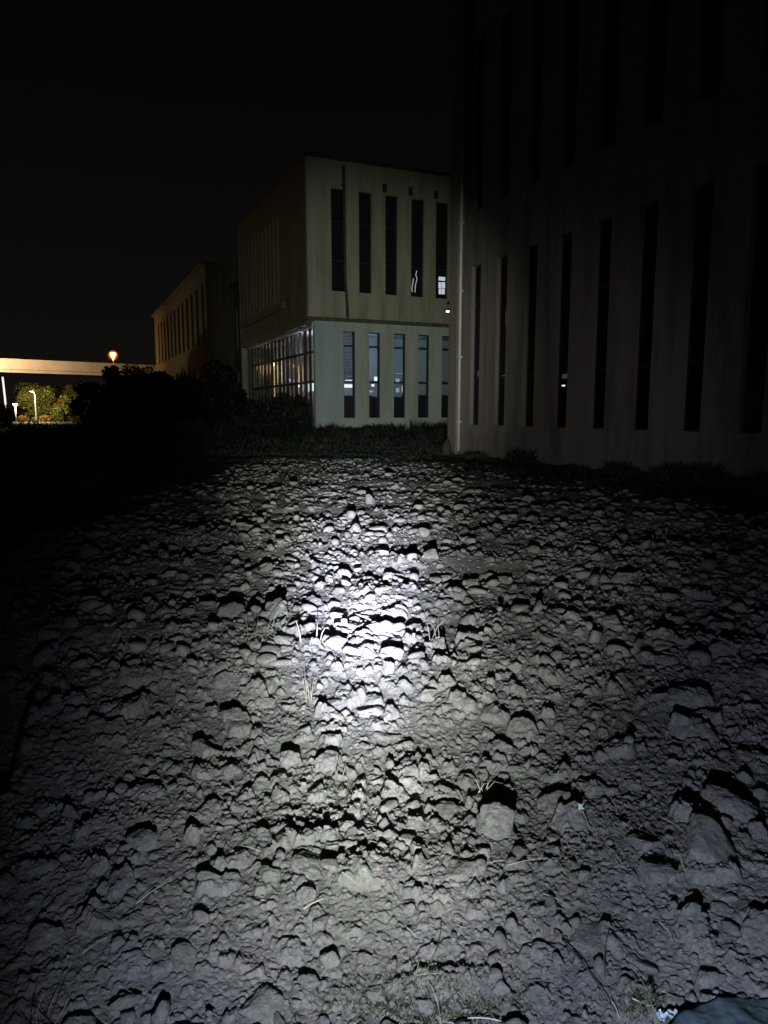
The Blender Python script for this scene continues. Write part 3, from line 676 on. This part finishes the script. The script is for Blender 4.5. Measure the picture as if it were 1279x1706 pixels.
# ------------------------------------------------------------------ elevated road, lamps and street on the left
A0 = Vector((-63.4, 120.0)); AD = Vector((11.7, 10.5)).normalized(); AN = Vector((-AD.y, AD.x))
br = empty('road_bridge', (A0.x, A0.y, 0), 'long pale concrete elevated road lit warm from below at the left', 'bridge')
m = MB(); m.box(-45, 75, 0, 9, 8.65, 10.15); m.box(-45, 75, 0.5, 8.5, 8.15, 8.649)
place(m.build('girder', M['conc'], br), (0,0,0), AD, AN)
m = MB(); m.box(-45, 75, -0.12, 0.15, 10.152, 10.35); place(m.build('parapet', M['conc'], br), (0,0,0), AD, AN)
for s_ in (-30, 45, 70):
    m = MB(); m.tube([(s_, 4.5, -0.3), (s_, 4.5, 7.2), (s_, 4.5, 8.149)], [.8, .8, 1.5], 14); place(m.build('pier', M['conc'], br), (0,0,0), AD, AN)
def street_lamp(X_, Y_, H, label, arm, mat, group=None, watt=0, col=(1,.7,.4), head=.22, z0=0.0, r=.09, pole=None):
    e_ = empty('street_lamp', (X_, Y_, z0), label, 'street lamp', group)
    MB().tube([(0,0,0),(0,0,.5),(0,0,H*.6),(0,0,H)], [r*1.6, r*1.2, r, r*.7], 10).build('pole', pole or M['steel'], e_)
    MB().tube([(0,0,H-.05),(arm*.5,0,H+.12),(arm,0,H+.15)], r*.55, 8).build('arm', M['steel'], e_)
    hd = MB(); hd.box(arm-head*1.4, arm+head*1.4, -head*.6, head*.6, H+.10, H+.10+head*.5); hd.build('lamp_head', M['steel'], e_)
    hd = MB(); hd.tube([(arm,0,H-.02),(arm,0,H+.06),(arm,0,H+.095)], [head*.5, head*.8, head*.9], 10); hd.build('lamp_bulb', mat, e_)
    if watt: point('street_light', (X_+arm, Y_, z0+H-.35), watt, col, .15)
    return e_
# the tall sodium lamp over the dark trees
p = at_depth(188, 592, 112)
e_ = empty('street_lamp', (p.x, p.y, 0), 'bright orange street lamp glowing above the dark trees in front of the elevated road', 'street lamp')
MB().tube([(0,0,-.2),(0,0,p.z*.5),(0,0,p.z-.8)], [.14,.1,.07], 10).build('pole', M['frame'], e_)
MB().tube([(0,0,p.z-.75),(0,0,p.z-.45),(0,0,p.z-.1),(0,0,p.z+.25),(0,0,p.z+.45)], [.06,.16,.40,.48,.30], 16).build('lamp_bulb', M['orange_e'], e_)
MB().tube([(0,0,p.z+.452),(0,0,p.z+.62),(0,0,p.z+.78)], [.42,.34,.08], 16).build('halo_cap', M['halo_e'], e_)  # glowing rims around the bulb paint its red halo
MB().tube([(0,0,p.z-1.05),(0,0,p.z-.9),(0,0,p.z-.76)], [.10,.14,.08], 12).build('halo_collar', M['halo_e'], e_)
bm = bmesh.new(); bmesh.ops.create_uvsphere(bm, u_segments=24, v_segments=14, radius=.75)
for f_ in bm.faces: f_.smooth = True
bm_obj('glow_ball', bm, M['amber'], e_).location = (0, 0, p.z)  # translucent ball added for the glare around the bulb
point('street_light', (p.x, p.y-1.2, p.z-.2), 900, (1.0, .42, .12), .3)
# lamps that light the bridge and the tree
l1 = on_ground(-25, 712); 
pl_ = at_depth(-14, 594, 112); street_lamp(pl_.x-1.5, pl_.y, pl_.z, 'tall street lamp just at the left edge of the picture lighting the elevated road', 1.5, M['warm_e'], head=.35)
spot('street_light', A0.to_3d() + AD.to_3d()*9 + Vector((0,0,9.2)), 14000, 150, .6, (1.0, .64, .33), (pl_.x, pl_.y-1, pl_.z-.6), .3)
p = at_depth(57, 652, 99); street_lamp(p.x+.1, p.y, p.z-.1, 'slim pale lamp post standing in front of the lit green tree', -.45, emit('post_lamp', (1,.85,.6), 5), watt=3400, col=(1,.82,.34), head=.2, r=.14)
p = at_depth(25, 674, 97); e_ = empty('garden_lamp', (p.x, p.y, 0), 'short garden lamp with a flat white lit head left of the slim lamp post', 'garden lamp')
MB().tube([(0,0,-.1),(0,0,p.z-.2)], .08, 8).build('pole', M['steel'], e_)
MB().tube([(0,0,p.z-.25),(0,0,p.z-.05),(0,0,p.z+.15)], [.12,.3,.34], 10).build('lamp_bulb', emit('garden_light', (.9,1,.75), 3), e_)
point('garden_light', (p.x+.1, p.y-.6, p.z), 500, (1,.82,.5), .2)
# bright white leaning mast under the bridge
a = at_depth(4, 628, 112); b = at_depth(8, 663, 112)
o = empty('light_mast', (b.x+.1, b.y, 0), 'bright white slightly leaning mast under the elevated road at the left edge', 'mast')
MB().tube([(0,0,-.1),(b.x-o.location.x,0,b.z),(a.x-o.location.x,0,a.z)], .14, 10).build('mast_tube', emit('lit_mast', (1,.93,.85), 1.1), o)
# red and pale signal lights
for (x_, y_, mt, lab) in ((98, 667, 'red_e', 'small red signal light at the right end of the lit tree'),):
    p = at_depth(x_, y_, 100); e_ = empty('signal_light', (p.x, p.y, 0), lab, 'signal light')
    MB().tube([(0,0,-.1),(0,0,p.z-.2)], .05, 8).build('pole', M['frame'], e_)
    MB().tube([(0,0,p.z-.2),(0,0,p.z+.2)], .2, 10).build('lamp_bulb', M[mt], e_)
    MB().box(-.2, .2, -.1, .1, p.z-1.5, p.z-.9).build('sign_plate', emit('pale_sign', (.9,.8,.5), .15), e_)

rd = MB(); rd.box(-140, -38, 88, 100.0, 0.0, 0.14); tag(rd.build('road', M['asphalt']), kind='structure')
kb = MB(); kb.box(-75, -43, 100.01, 100.35, 0.0, 0.26); tag(kb.build('kerb', M['kerb']), kind='structure')

# ------------------------------------------------------------------ trees
def leaves(centers, radii, n, size, seed):
    """many small leaf quads in lumpy clusters"""
    rg = np.random.default_rng(seed); centers = np.array(centers, float); radii = np.array(radii, float)
    w_ = radii.prod(axis=1) ** 0.8; w_ /= w_.sum()
    pick = rg.choice(len(centers), n, p=w_)
    d = rg.normal(size=(n,3)); d /= np.linalg.norm(d, axis=1)[:,None]
    rr = rg.uniform(0.35, 1.0, n)**0.5 * rg.uniform(.85, 1.12, n)
    c = centers[pick] + d*rr[:,None]*radii[pick]
    a = rg.normal(size=(n,3)); a /= np.linalg.norm(a, axis=1)[:,None]
    b = np.cross(a, rg.normal(size=(n,3))); b /= np.linalg.norm(b, axis=1)[:,None]
    s = size*rg.uniform(.6, 1.3, n)[:,None]
    P = np.stack([c - a*s, c + b*s*.5, c + a*s, c - b*s*.5], 1).reshape(-1, 3)
    return P, np.arange(4*n).reshape(n, 4)
def tree(name, X_, Y_, H, W, label, cat, mat, n=6000, size=.16, seed=1, trunk=.3, group=None, low=.25, depth=None):
    e_ = empty(name, (X_, Y_, 0), label, cat, group); rs = random.Random(seed)
    cs, rs_ = [], []; dp = depth or W
    for k in range(34):
        z_ = H*(low + (1-low)*rs.random()**.8*.88); t = (z_/H-low)/(1-low)
        wr = W/2*math.sqrt(max(.08, 1-(2*t-.75)**2*.55))*rs.random()**.5*.8
        an = rs.random()*6.28; r = W*.21*rs.uniform(.45, 1.3)
        cs.append((wr*math.cos(an), wr*math.sin(an)*dp/W, z_)); rs_.append((r, r, r*.85))
    P, Fc = leaves(cs, rs_, n, size, seed); link('crown', mesh_np('crown', P, Fc), mat, e_)
    tk = MB(); tk.tube([(0,0,-.3),(.05,0,H*.2),(-.05,.05,H*.45),(0,0,H*.75)], [trunk, trunk*.75, trunk*.5, trunk*.15], 9)
    for c in cs[:8]: tk.tube([(0,0,H*.25), (c[0]*.5, c[1]*.5, (H*.25+c[2])/2+.2), c], [trunk*.4, trunk*.22, trunk*.06], 6)
    tk.build('trunk', M['bark'], e_)
    return e_
lit = [(36, 640, 102, 56, 'left of the two lit green trees under the elevated road', 3), (76, 643, 106, 52, 'right of the two lit green trees under the elevated road', 5)]
for (cx, ty, Y, wpx, lab, sd) in lit:
    p = at_depth(cx, ty, Y); tree('tree', p.x, p.y+5, p.z*1.03, wpx*1.25/F*Y, lab, 'tree', M['leaf'], n=16000, size=.17, seed=sd, group='lit trees by the elevated road', low=.02)
p = at_depth(102, 660, 104); tree('tree', p.x, p.y, p.z, 3.2, 'small dim tree between the lit trees and the dark tree mass', 'tree', M['leaf'], n=3000, size=.16, seed=8, low=.1)
dark = [(150, 640, 88, 44, 'round dark tree at the left end of the dark tree mass', 11), (192, 624, 84, 44, 'tallest dark tree standing below the orange street lamp', 12),
        (228, 634, 92, 60, 'dark tree with thin twigs in front of the end of the elevated road', 13), (264, 622, 84, 52, 'dark tree at the far corner of the long building', 14),
        (306, 636, 74, 74, 'dark low tree before the wall of the long building', 15), (372, 606, 58, 60, 'dark tree before the recessed dark block', 16)]
for (cx, ty, Y, wpx, lab, sd) in dark:
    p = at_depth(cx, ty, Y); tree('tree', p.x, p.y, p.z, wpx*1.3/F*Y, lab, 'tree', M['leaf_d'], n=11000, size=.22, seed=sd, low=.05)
for (cx, ty, Y, wpx, sd, lab) in ((222, 611, 86, 50, 31, 'thin twiggy tree top showing against the right end of the elevated road'), (184, 606, 86, 22, 32, 'small twiggy tree just left of the orange street lamp')):
    p = at_depth(cx, ty, Y); tree('tree', p.x, p.y, p.z, wpx*1.3/F*Y, lab, 'tree', M['leaf_d'], n=2300, size=.17, seed=sd, low=.6)
for (cx, ty, Y, wpx, lab, sd) in ((440, 662, 46, 40, 'dark bush against the left part of the glazed wall', 21), (478, 656, 43.5, 46, 'dark bush against the middle of the glazed wall', 22), (512, 652, 41.8, 40, 'dark bush at the right end of the glazed wall', 23),
                                  (6, 668, 80, 26, 'dark bush at the very left edge of the picture', 24)):
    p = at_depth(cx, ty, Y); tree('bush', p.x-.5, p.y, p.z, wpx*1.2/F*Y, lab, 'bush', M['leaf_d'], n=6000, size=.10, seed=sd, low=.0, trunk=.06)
for (cx, wpx, lab, mt) in ((38, 15, 'left brown clipped ball shrub on the roadside', 'clay'), (75, 16, 'right reddish clipped ball shrub on the roadside', 'clay'), (56, 11, 'dull green ball shrub between the two brown ones', 'leaf')):
    p = on_ground(cx, 704.5); Y = 101.2; s_ = wpx/F*Y/2*1.15
    e_ = empty('shrub', (at_depth(cx, 700, Y).x, Y, 0), lab, 'shrub')
    P, Fc = leaves([(0,0,s_*.75)]*1 + [(s_*.4*math.cos(k), s_*.4*math.sin(k), s_*.8) for k in range(5)], [(s_, s_, s_*.85)] + [(s_*.6,)*3]*5, 2500, .09, int(cx))
    link('crown', mesh_np('crown', P, Fc), M[mt], e_); MB().tube([(0,0,-.1),(0,0,s_*.6)], .08, 8).build('trunk', M['bark'], e_)

# ------------------------------------------------------------------ rough grass between the field and the buildings
def blades(x, y, z, hgt, wid, lean, seed):
    rg = np.random.default_rng(seed); n = len(x); an = rg.uniform(0, 6.283, n); la = rg.uniform(0, 6.283, n)
    dx = np.cos(an)*wid; dy = np.sin(an)*wid; lx = np.cos(la)*lean*hgt; ly = np.sin(la)*lean*hgt
    A = np.stack([x-dx, y-dy, z], 1); B = np.stack([x+dx, y+dy, z], 1)
    Cc = np.stack([x+dx*.7+lx*.35, y+dy*.7+ly*.35, z+hgt*.6], 1); D = np.stack([x-dx*.7+lx*.35, y-dy*.7+ly*.35, z+hgt*.6], 1)
    T = np.stack([x+lx, y+ly, z+hgt], 1)
    P = np.stack([A, B, Cc, T, D], 1).reshape(-1, 3); return P, np.arange(5*n).reshape(n, 5)
n = 90000
gx = RNG.uniform(-22, 12, n); gy = 24.5 + 19*RNG.random(n)**.9
w_ = RNG.uniform(-.5, 16, 45000); d_ = -.15-3.2*RNG.random(45000); gx = np.concatenate([gx, CM[0]+V2[0]*w_+UB[0]*d_]); gy = np.concatenate([gy, CM[1]+V2[1]*w_+UB[1]*d_])
xs_ = RNG.uniform(-14, 12, 160000); ys_ = RNG.uniform(6, 25, 160000); k_ = turf_falloff_mask(xs_, ys_) > .45 + .4*RNG.random(160000); gx = np.concatenate([gx, xs_[k_]]); gy = np.concatenate([gy, ys_[k_]])  # blades also cover the strips darkened for torch falloff
# keep clear of the two buildings
def inside_r(x, y): dx = x-CR[0]; dy = y-CR[1]; a_ = dx*U[0]+dy*U[1]; b_ = dx*V2[0]+dy*V2[1]; return (a_ > -.2) & (b_ > -.15)
def inside_m(x, y): dx = x-CM[0]; dy = y-CM[1]; a_ = dx*V2[0]+dy*V2[1]; b_ = dx*UB[0]+dy*UB[1]; return (a_ > .3) & (b_ > -.12)
keep = ~inside_r(gx, gy) & ~inside_m(gx, gy); gx, gy = gx[keep], gy[keep]
clump = vnoise(gx*.35, gy*.35, 301)*.65 + vnoise(gx*1.3, gy*1.3, 302)*.35
ht = (0.10 + 0.95*np.clip(clump-.22, 0, 1)) * np.clip((gy-23)/10, .15, 1) * RNG.uniform(.5, 1.15, len(gx)) * (1 + 1.3*np.clip((gy-31)/6, 0, 1))
gz = field_height(gx, gy, False)
P, Fc = blades(gx, gy, gz-.03, ht, 0.018, .45, 5)
tag(link('grass', mesh_np('grass', P, Fc), M['turf']), 'rough dark grass between the ploughed field and the buildings', 'grass', kind='stuff')
# weeds at the foot of the right wall
n = 9000; s_ = RNG.uniform(-.3, 22, n); of = -RNG.uniform(.15, .9, n)
gx = CR[0]+U[0]*s_+V2[0]*of; gy = CR[1]+U[1]*s_+V2[1]*of
cl = vnoise(s_*1.1, s_*0+3, 311); ht = (.06+.75*np.clip(cl-.35, 0, 1)) * RNG.uniform(.5, 1.2, n)
P, Fc = blades(gx, gy, field_height(gx, gy, False)-.02, ht, .012, .5, 6)
tag(link('wall_weeds', mesh_np('wall_weeds', P, Fc), M['turf']), 'dark weeds along the foot of the right building', 'weeds', kind='stuff')
# dark post stump by the corner of the right building
p = on_ground(759, 757)
MBs = MB(); MBs.tube([(0,0,-.1),(0,0,.35),(.02,0,.62)], [.19,.16,.05], 9); o = MBs.build('stump', M['bark']); o.location = (2.35, 27.2, hz(2.35, 27.2)); tag(o, 'short dark stump at the corner of the right building', 'stump')

# ------------------------------------------------------------------ straw, stems and litter on the soil
def strand(px0, py0, px1, py1, r, mat, name, label, cat, bend=.05, lift=.02, group=None, arch=0.0):
    z0 = 0.0; a = on_ground(px0, py0, .02); b = on_ground(px1, py1, .02)
    r *= .72; a.z = hz(a.x, a.y, True)+lift; b.z = hz(b.x, b.y, True)+lift
    pts = []; L = (b-a).length; side = Vector((-(b-a).y, (b-a).x, 0)).normalized()
    for k in range(7):
        t = k/6; q = a.lerp(b, t) + side*math.sin(t*3.14)*bend*L; 
        q.z = max(a.z*(1-t)+b.z*t + math.sin(t*3.14)*(abs(bend)*.25*L+arch), hz(q.x, q.y, True)+r); pts.append(q)
    m = MB(); base = a.copy(); m.tube([q-base for q in pts], [r*(1-.5*k/6) for k in range(7)], 6)
    o = m.build(name, mat); o.location = base; return tag(o, label, cat, group)
S = M['straw']; D = M['stem']
for t in [
 (588,1012,642,1050,.011,S,'stick','thick pale bent stick in the white row under the hotspot','stick'),
 (642,1050,668,1062,.006,S,'stick','thin pale twig continuing from the thick bent stick','stick'),
 (560,1020,592,1008,.008,D,'stick','dark twig behind the thick pale stick','stick'),
 (925,1525,1028,1640,.0035,D,'plant_stem','long straight dark stem at the bottom right','stem'),
 (1010,1590,1014,1540,.003,D,'plant_stem','short upright dark stem left of the bent one','stem'),
 (1014,1540,1052,1560,.003,D,'plant_stem','dark stem top bent over to the right','stem'),
 (1045,1568,1078,1625,.0028,S,'straw_stem','pale straw lying steep above the smooth dark slab','straw'),
 (1055,1628,1104,1645,.0032,S,'straw_stem','pale straw pointing at the white plastic scrap','straw'),
 (1020,1620,1034,1642,.0025,S,'straw_stem','short pale straw below the long dark stem','straw'),
 (928,1430,970,1458,.003,D,'plant_stem','dark greenish stem near the straw litter','stem'),
 (780,1642,836,1652,.0028,S,'straw_stem','pale straw by the bottom edge right of centre','straw'),
 (225,1476,292,1442,.0022,S,'straw_stem','fine pale straw curving in the lower left','straw'),
 (135,1552,182,1526,.0022,S,'straw_stem','thin straw in the dim lower left','straw'),
 (66,1680,96,1604,.003,S,'straw_stem','upright pale straw at the bottom left corner','straw'),
 (58,1690,70,1665,.0025,S,'straw_stem','short pale straw at the bottom left corner','straw'),
 (905,1470,945,1485,.0022,S,'straw_stem','pale straw crossing below the straw litter','straw'),
 (845,1424,935,1420,.0018,S,'straw_stem','long fine pale straw above the dark greenish stem','straw'),
 (1100,1340,1142,1372,.0025,S,'straw_stem','straw leaning beside the largest dark clod','straw'),
 (1098,1520,1120,1535,.002,S,'straw_stem','small pale straw left of the smooth dark slab','straw'),
 (715,1600,735,1660,.0018,S,'straw_stem','thin straw at the dark mossy patch','straw'),
 (718,1010,700,1090,.0025,S,'straw_stem','thin stalk standing right of the white row','straw'),
 (250,1355,262,1365,.0018,S,'straw_stem','tiny straw beside the lumpy dark clod','straw'),
 (100,1300,126,1300,.002,S,'straw_stem','tiny pale straw at the left margin','straw'),
 (655,1405,640,1435,.002,D,'plant_stem','thin dark stem right of the bottom middle','stem'),
 (735,1510,718,1570,.002,D,'plant_stem','curved fine dark root near the bottom centre','stem'),
 (760,1420,830,1455,.003,D,'plant_stem','dark stem crossing the smooth flat clod','stem'),
 (480,1630,495,1665,.002,D,'plant_stem','short dark stem at the bottom left of centre','stem'),
 (505,1490,540,1478,.0025,S,'straw_stem','short thick straw in the lower middle','straw'),
]: strand(*t)
for k in range(60):
    px = random.uniform(20, 1270); py = random.uniform(930, 1700); an = random.uniform(0, 3.14); L = random.uniform(10, 42)*(.5+(py-900)/1100)
    dist = on_ground(px, py).length
    strand(px, py, px+L*math.cos(an), py+L*math.sin(an)*.6, .0006+.0003*dist, S if random.random() < .7 else D, 'straw_stem', 'short loose straw lying scattered on the ploughed soil', 'straw', bend=random.uniform(-.1,.1), group='scattered bits of straw')
# tufts of weed
def tuft(px, py, n_, hgt, wid, label, mat, spread=.06, seed=1, lean=.6, name='grass_tuft'):
    p = on_ground(px, py); rs = random.Random(seed); m = MB(); base = Vector((p.x, p.y, hz(p.x, p.y)))
    for k in range(n_):
        a = rs.uniform(0, 6.28); q = Vector((rs.uniform(-spread, spread), rs.uniform(-spread, spread), -.02)); h_ = hgt*rs.uniform(.5, 1.1)
        d = Vector((math.cos(a), math.sin(a), 0))*lean*h_*rs.uniform(.3, 1.2)
        m.tube([q, q+d*.25+Vector((0,0,h_*.55)), q+d*.7+Vector((0,0,h_*.95)), q+d*1.15+Vector((0,0,h_*rs.uniform(.7,1.)))], [wid, wid*.8, wid*.55, wid*.15], 5)
    o = m.build(name, mat); o.location = base; return tag(o, label, 'grass tuft')
tuft(445, 1062, 13, .22, .0022, 'arching pale weed tuft left of the white row of clods', M['weed'], .13, 1, 1.2)
tuft(505, 1078, 3, .17, .003, 'few upright pale blades left of the white row', S, .05, 2, .3)
tuft(527, 1072, 3, .16, .003, 'pair of thin upright blades beside the white row', S, .04, 3, .4)
tuft(565, 1265, 5, .12, .003, 'small dark upright sprout below the pair of squarish clods', M['weed'], .02, 4, .4)
tuft(722, 1065, 4, .15, .0018, 'thin dry sprig right of the white row', S, .05, 5, .8)
tuft(512, 1150, 6, .20, .0025, 'thin sprig in front of the curved furrow', M['weed'], .03, 6, .4)
tuft(80, 1690, 10, .16, .002, 'sparse grass tuft at the bottom left corner', M['weed'], .06, 7, .9)
tuft(800, 1300, 7, .12, .002, 'fine dry sprig beside the tall upright clod', S, .03, 8, .8)
tuft(290, 1060, 8, .12, .002, 'low weed tuft at the dim left side', M['weed'], .08, 9, 1.0)
tuft(910, 1000, 8, .12, .0025, 'low weed tuft at the right of the lit area', M['weed'], .10, 10, 1.0)
# straw litter patch and mossy patches
def litter(px, py, sx_, sy_, n_, L, wid, mat, name, label, cat, seed):
    p = on_ground(px, py); rg = np.random.default_rng(seed)
    x = p.x+rg.normal(size=n_)*sx_; y = p.y+rg.normal(size=n_)*sy_; z = field_height(x, y)+.004
    an = 2.2 + rg.normal(size=n_)*.5; l_ = L*rg.uniform(.4, 1.2, n_); dx = np.cos(an)*l_; dy = np.sin(an)*l_; wx = -np.sin(an)*wid; wy = np.cos(an)*wid
    z2 = np.maximum(field_height(x+dx, y+dy)+.006, z-.01) + rg.uniform(0, .02, n_)
    P = np.stack([np.stack([x-wx,y-wy,z],1), np.stack([x+wx,y+wy,z+.001],1), np.stack([x+dx+wx*.4,y+dy+wy*.4,z2],1), np.stack([x+dx-wx*.4,y+dy-wy*.4,z2+.001],1)],1).reshape(-1,3)
    tag(link(name, mesh_np(name, P, np.arange(4*n_).reshape(n_,4)), mat), label, cat, kind='stuff')
litter(1068, 1400, .12, .10, 260, .07, .0013, S, 'straw_litter', 'patch of fine dry straw litter in the lower right', 'straw litter', 3)
litter(1190, 1412, .07, .05, 90, .06, .0012, S, 'straw_litter', 'wisps of straw over the largest dark clod', 'straw litter', 4)
def moss(px, py, sx_, sy_, n_, label, seed):
    p = on_ground(px, py); rg = np.random.default_rng(seed); x = p.x+rg.normal(size=n_)*sx_; y = p.y+rg.normal(size=n_)*sy_
    P, Fc = blades(x, y, field_height(x, y)-.002, rg.uniform(.004, .018, n_), .0015, .8, seed)
    tag(link('moss', mesh_np('moss', P, Fc), M['weed_dark']), label, 'moss', kind='stuff')
M['weed_dark'] = leaf_mat('moss_green', (0.045, 0.055, 0.03), (0.09, 0.11, 0.055), 30)
moss(715, 1625, .13, .05, 2600, 'dull green mossy patch near the bottom centre', 1)
moss(1075, 1640, .035, .02, 700, 'small mossy patch left of the smooth dark slab', 2)
moss(580, 1290, .10, .08, 700, 'thin mossy patch in the middle of the field', 3)

# ------------------------------------------------------------------ smooth slabs and scraps
def slab(outline, thick, label, name, mat, zoff=0.0, dome=.012, cat='slab'):
    pts = [on_ground(x, y, .05) for x, y in outline]; c = sum(pts, Vector())/len(pts)
    top = max(hz(p.x, p.y) for p in pts)*.5 + max(hz(c.x, c.y), 0)*.5 + zoff
    fine = []
    for i, p in enumerate(pts):
        q = pts[(i+1) % len(pts)]
        for k in range(8): fine.append(p.lerp(q, k/8))
    n_ = len(fine); X0 = np.array([[p.x-c.x, p.y-c.y] for p in fine]); X0 = (X0 + np.roll(X0, 2, 0) + np.roll(X0, -2, 0) + np.roll(X0, 4, 0) + np.roll(X0, -4, 0))/5
    X0 = X0 * (1 + .10*fbm(X0[:,0]*14+9, X0[:,1]*14, 7, 3))[:,None]
    fr = [1.03, 1.01, 1.0, .985, .96, .92] + list(np.linspace(.88, .03, 26)); zr = [-thick, -.05, -.022, -.008, -.002, 0] + [dome*(1-f) for f in fr[6:]]
    V_ = []
    for f_, z_ in zip(fr, zr):
        P2 = X0*f_; zz_ = z_ + .050*fbm(P2[:,0]*7+3, P2[:,1]*7, 31, 3) + .014*fbm(P2[:,0]*45, P2[:,1]*45, 37, 3)
        V_.append(np.stack([P2[:,0], P2[:,1], zz_], 1))
    V_ = np.concatenate(V_); Fc = [[r_*n_+i, r_*n_+(i+1) % n_, (r_+1)*n_+(i+1) % n_, (r_+1)*n_+i] for r_ in range(len(fr)-1) for i in range(n_)]
    o = link(name, mesh_np(name, V_, np.array(Fc), True), mat); o.location = (c.x, c.y, top)
    return tag(o, label, cat)
slab([(1112,1668),(1126,1642),(1160,1622),(1210,1606),(1262,1600),(1330,1610),(1400,1650),(1420,1720),(1360,1790),(1250,1810),(1150,1800),(1100,1760),(1098,1706)], .12,
     'large smooth dark bluish slab at the bottom right corner', 'stone_slab', M['slab'], -.012, .008)
slab([(1020,1720),(1005,1690),(1040,1668),(1085,1660),(1100,1680),(1105,1730),(1060,1760)], .08, 'smaller flat slab left of the large smooth dark slab', 'stone_slab', M['slab'], .0, .008)
def scrap(px, py, r, label, seed):
    p = on_ground(px, py); bm = bmesh.new(); bmesh.ops.create_grid(bm, x_segments=14, y_segments=14, size=r)
    rs = np.random.default_rng(seed)
    co = np.array([v.co[:] for v in bm.verts]); a = fbm(co[:,0]*60+seed, co[:,1]*60, seed, 3); b_ = fbm(co[:,0]*60, co[:,1]*60+7, seed+3, 3); c_ = fbm(co[:,0]*90+3, co[:,1]*90, seed+6, 3)
    for i, v_ in enumerate(bm.verts): v_.co = (co[i,0]*(1+a[i]) + a[i]*.02, co[i,1]*(.6+b_[i]) + b_[i]*.02, .02+.05*c_[i])
    bmesh.ops.solidify(bm, geom=bm.faces[:], thickness=.0008)
    me = bpy.data.meshes.new('plastic_scrap'); bm.to_mesh(me); bm.free(); o = link('plastic_scrap', me, M['plastic']); o.location = (p.x, p.y, hz(p.x, p.y, True)+.01)
    tag(o, label, 'plastic scrap')
scrap(1110, 1656, .026, 'crumpled bluish white plastic scrap at the edge of the large slab', 3)
scrap(838, 1694, .028, 'crumpled bluish plastic scrap at the bottom edge', 5)
scrap(968, 1348, .012, 'small crushed pale plastic bit in a dark hollow on the right', 8)
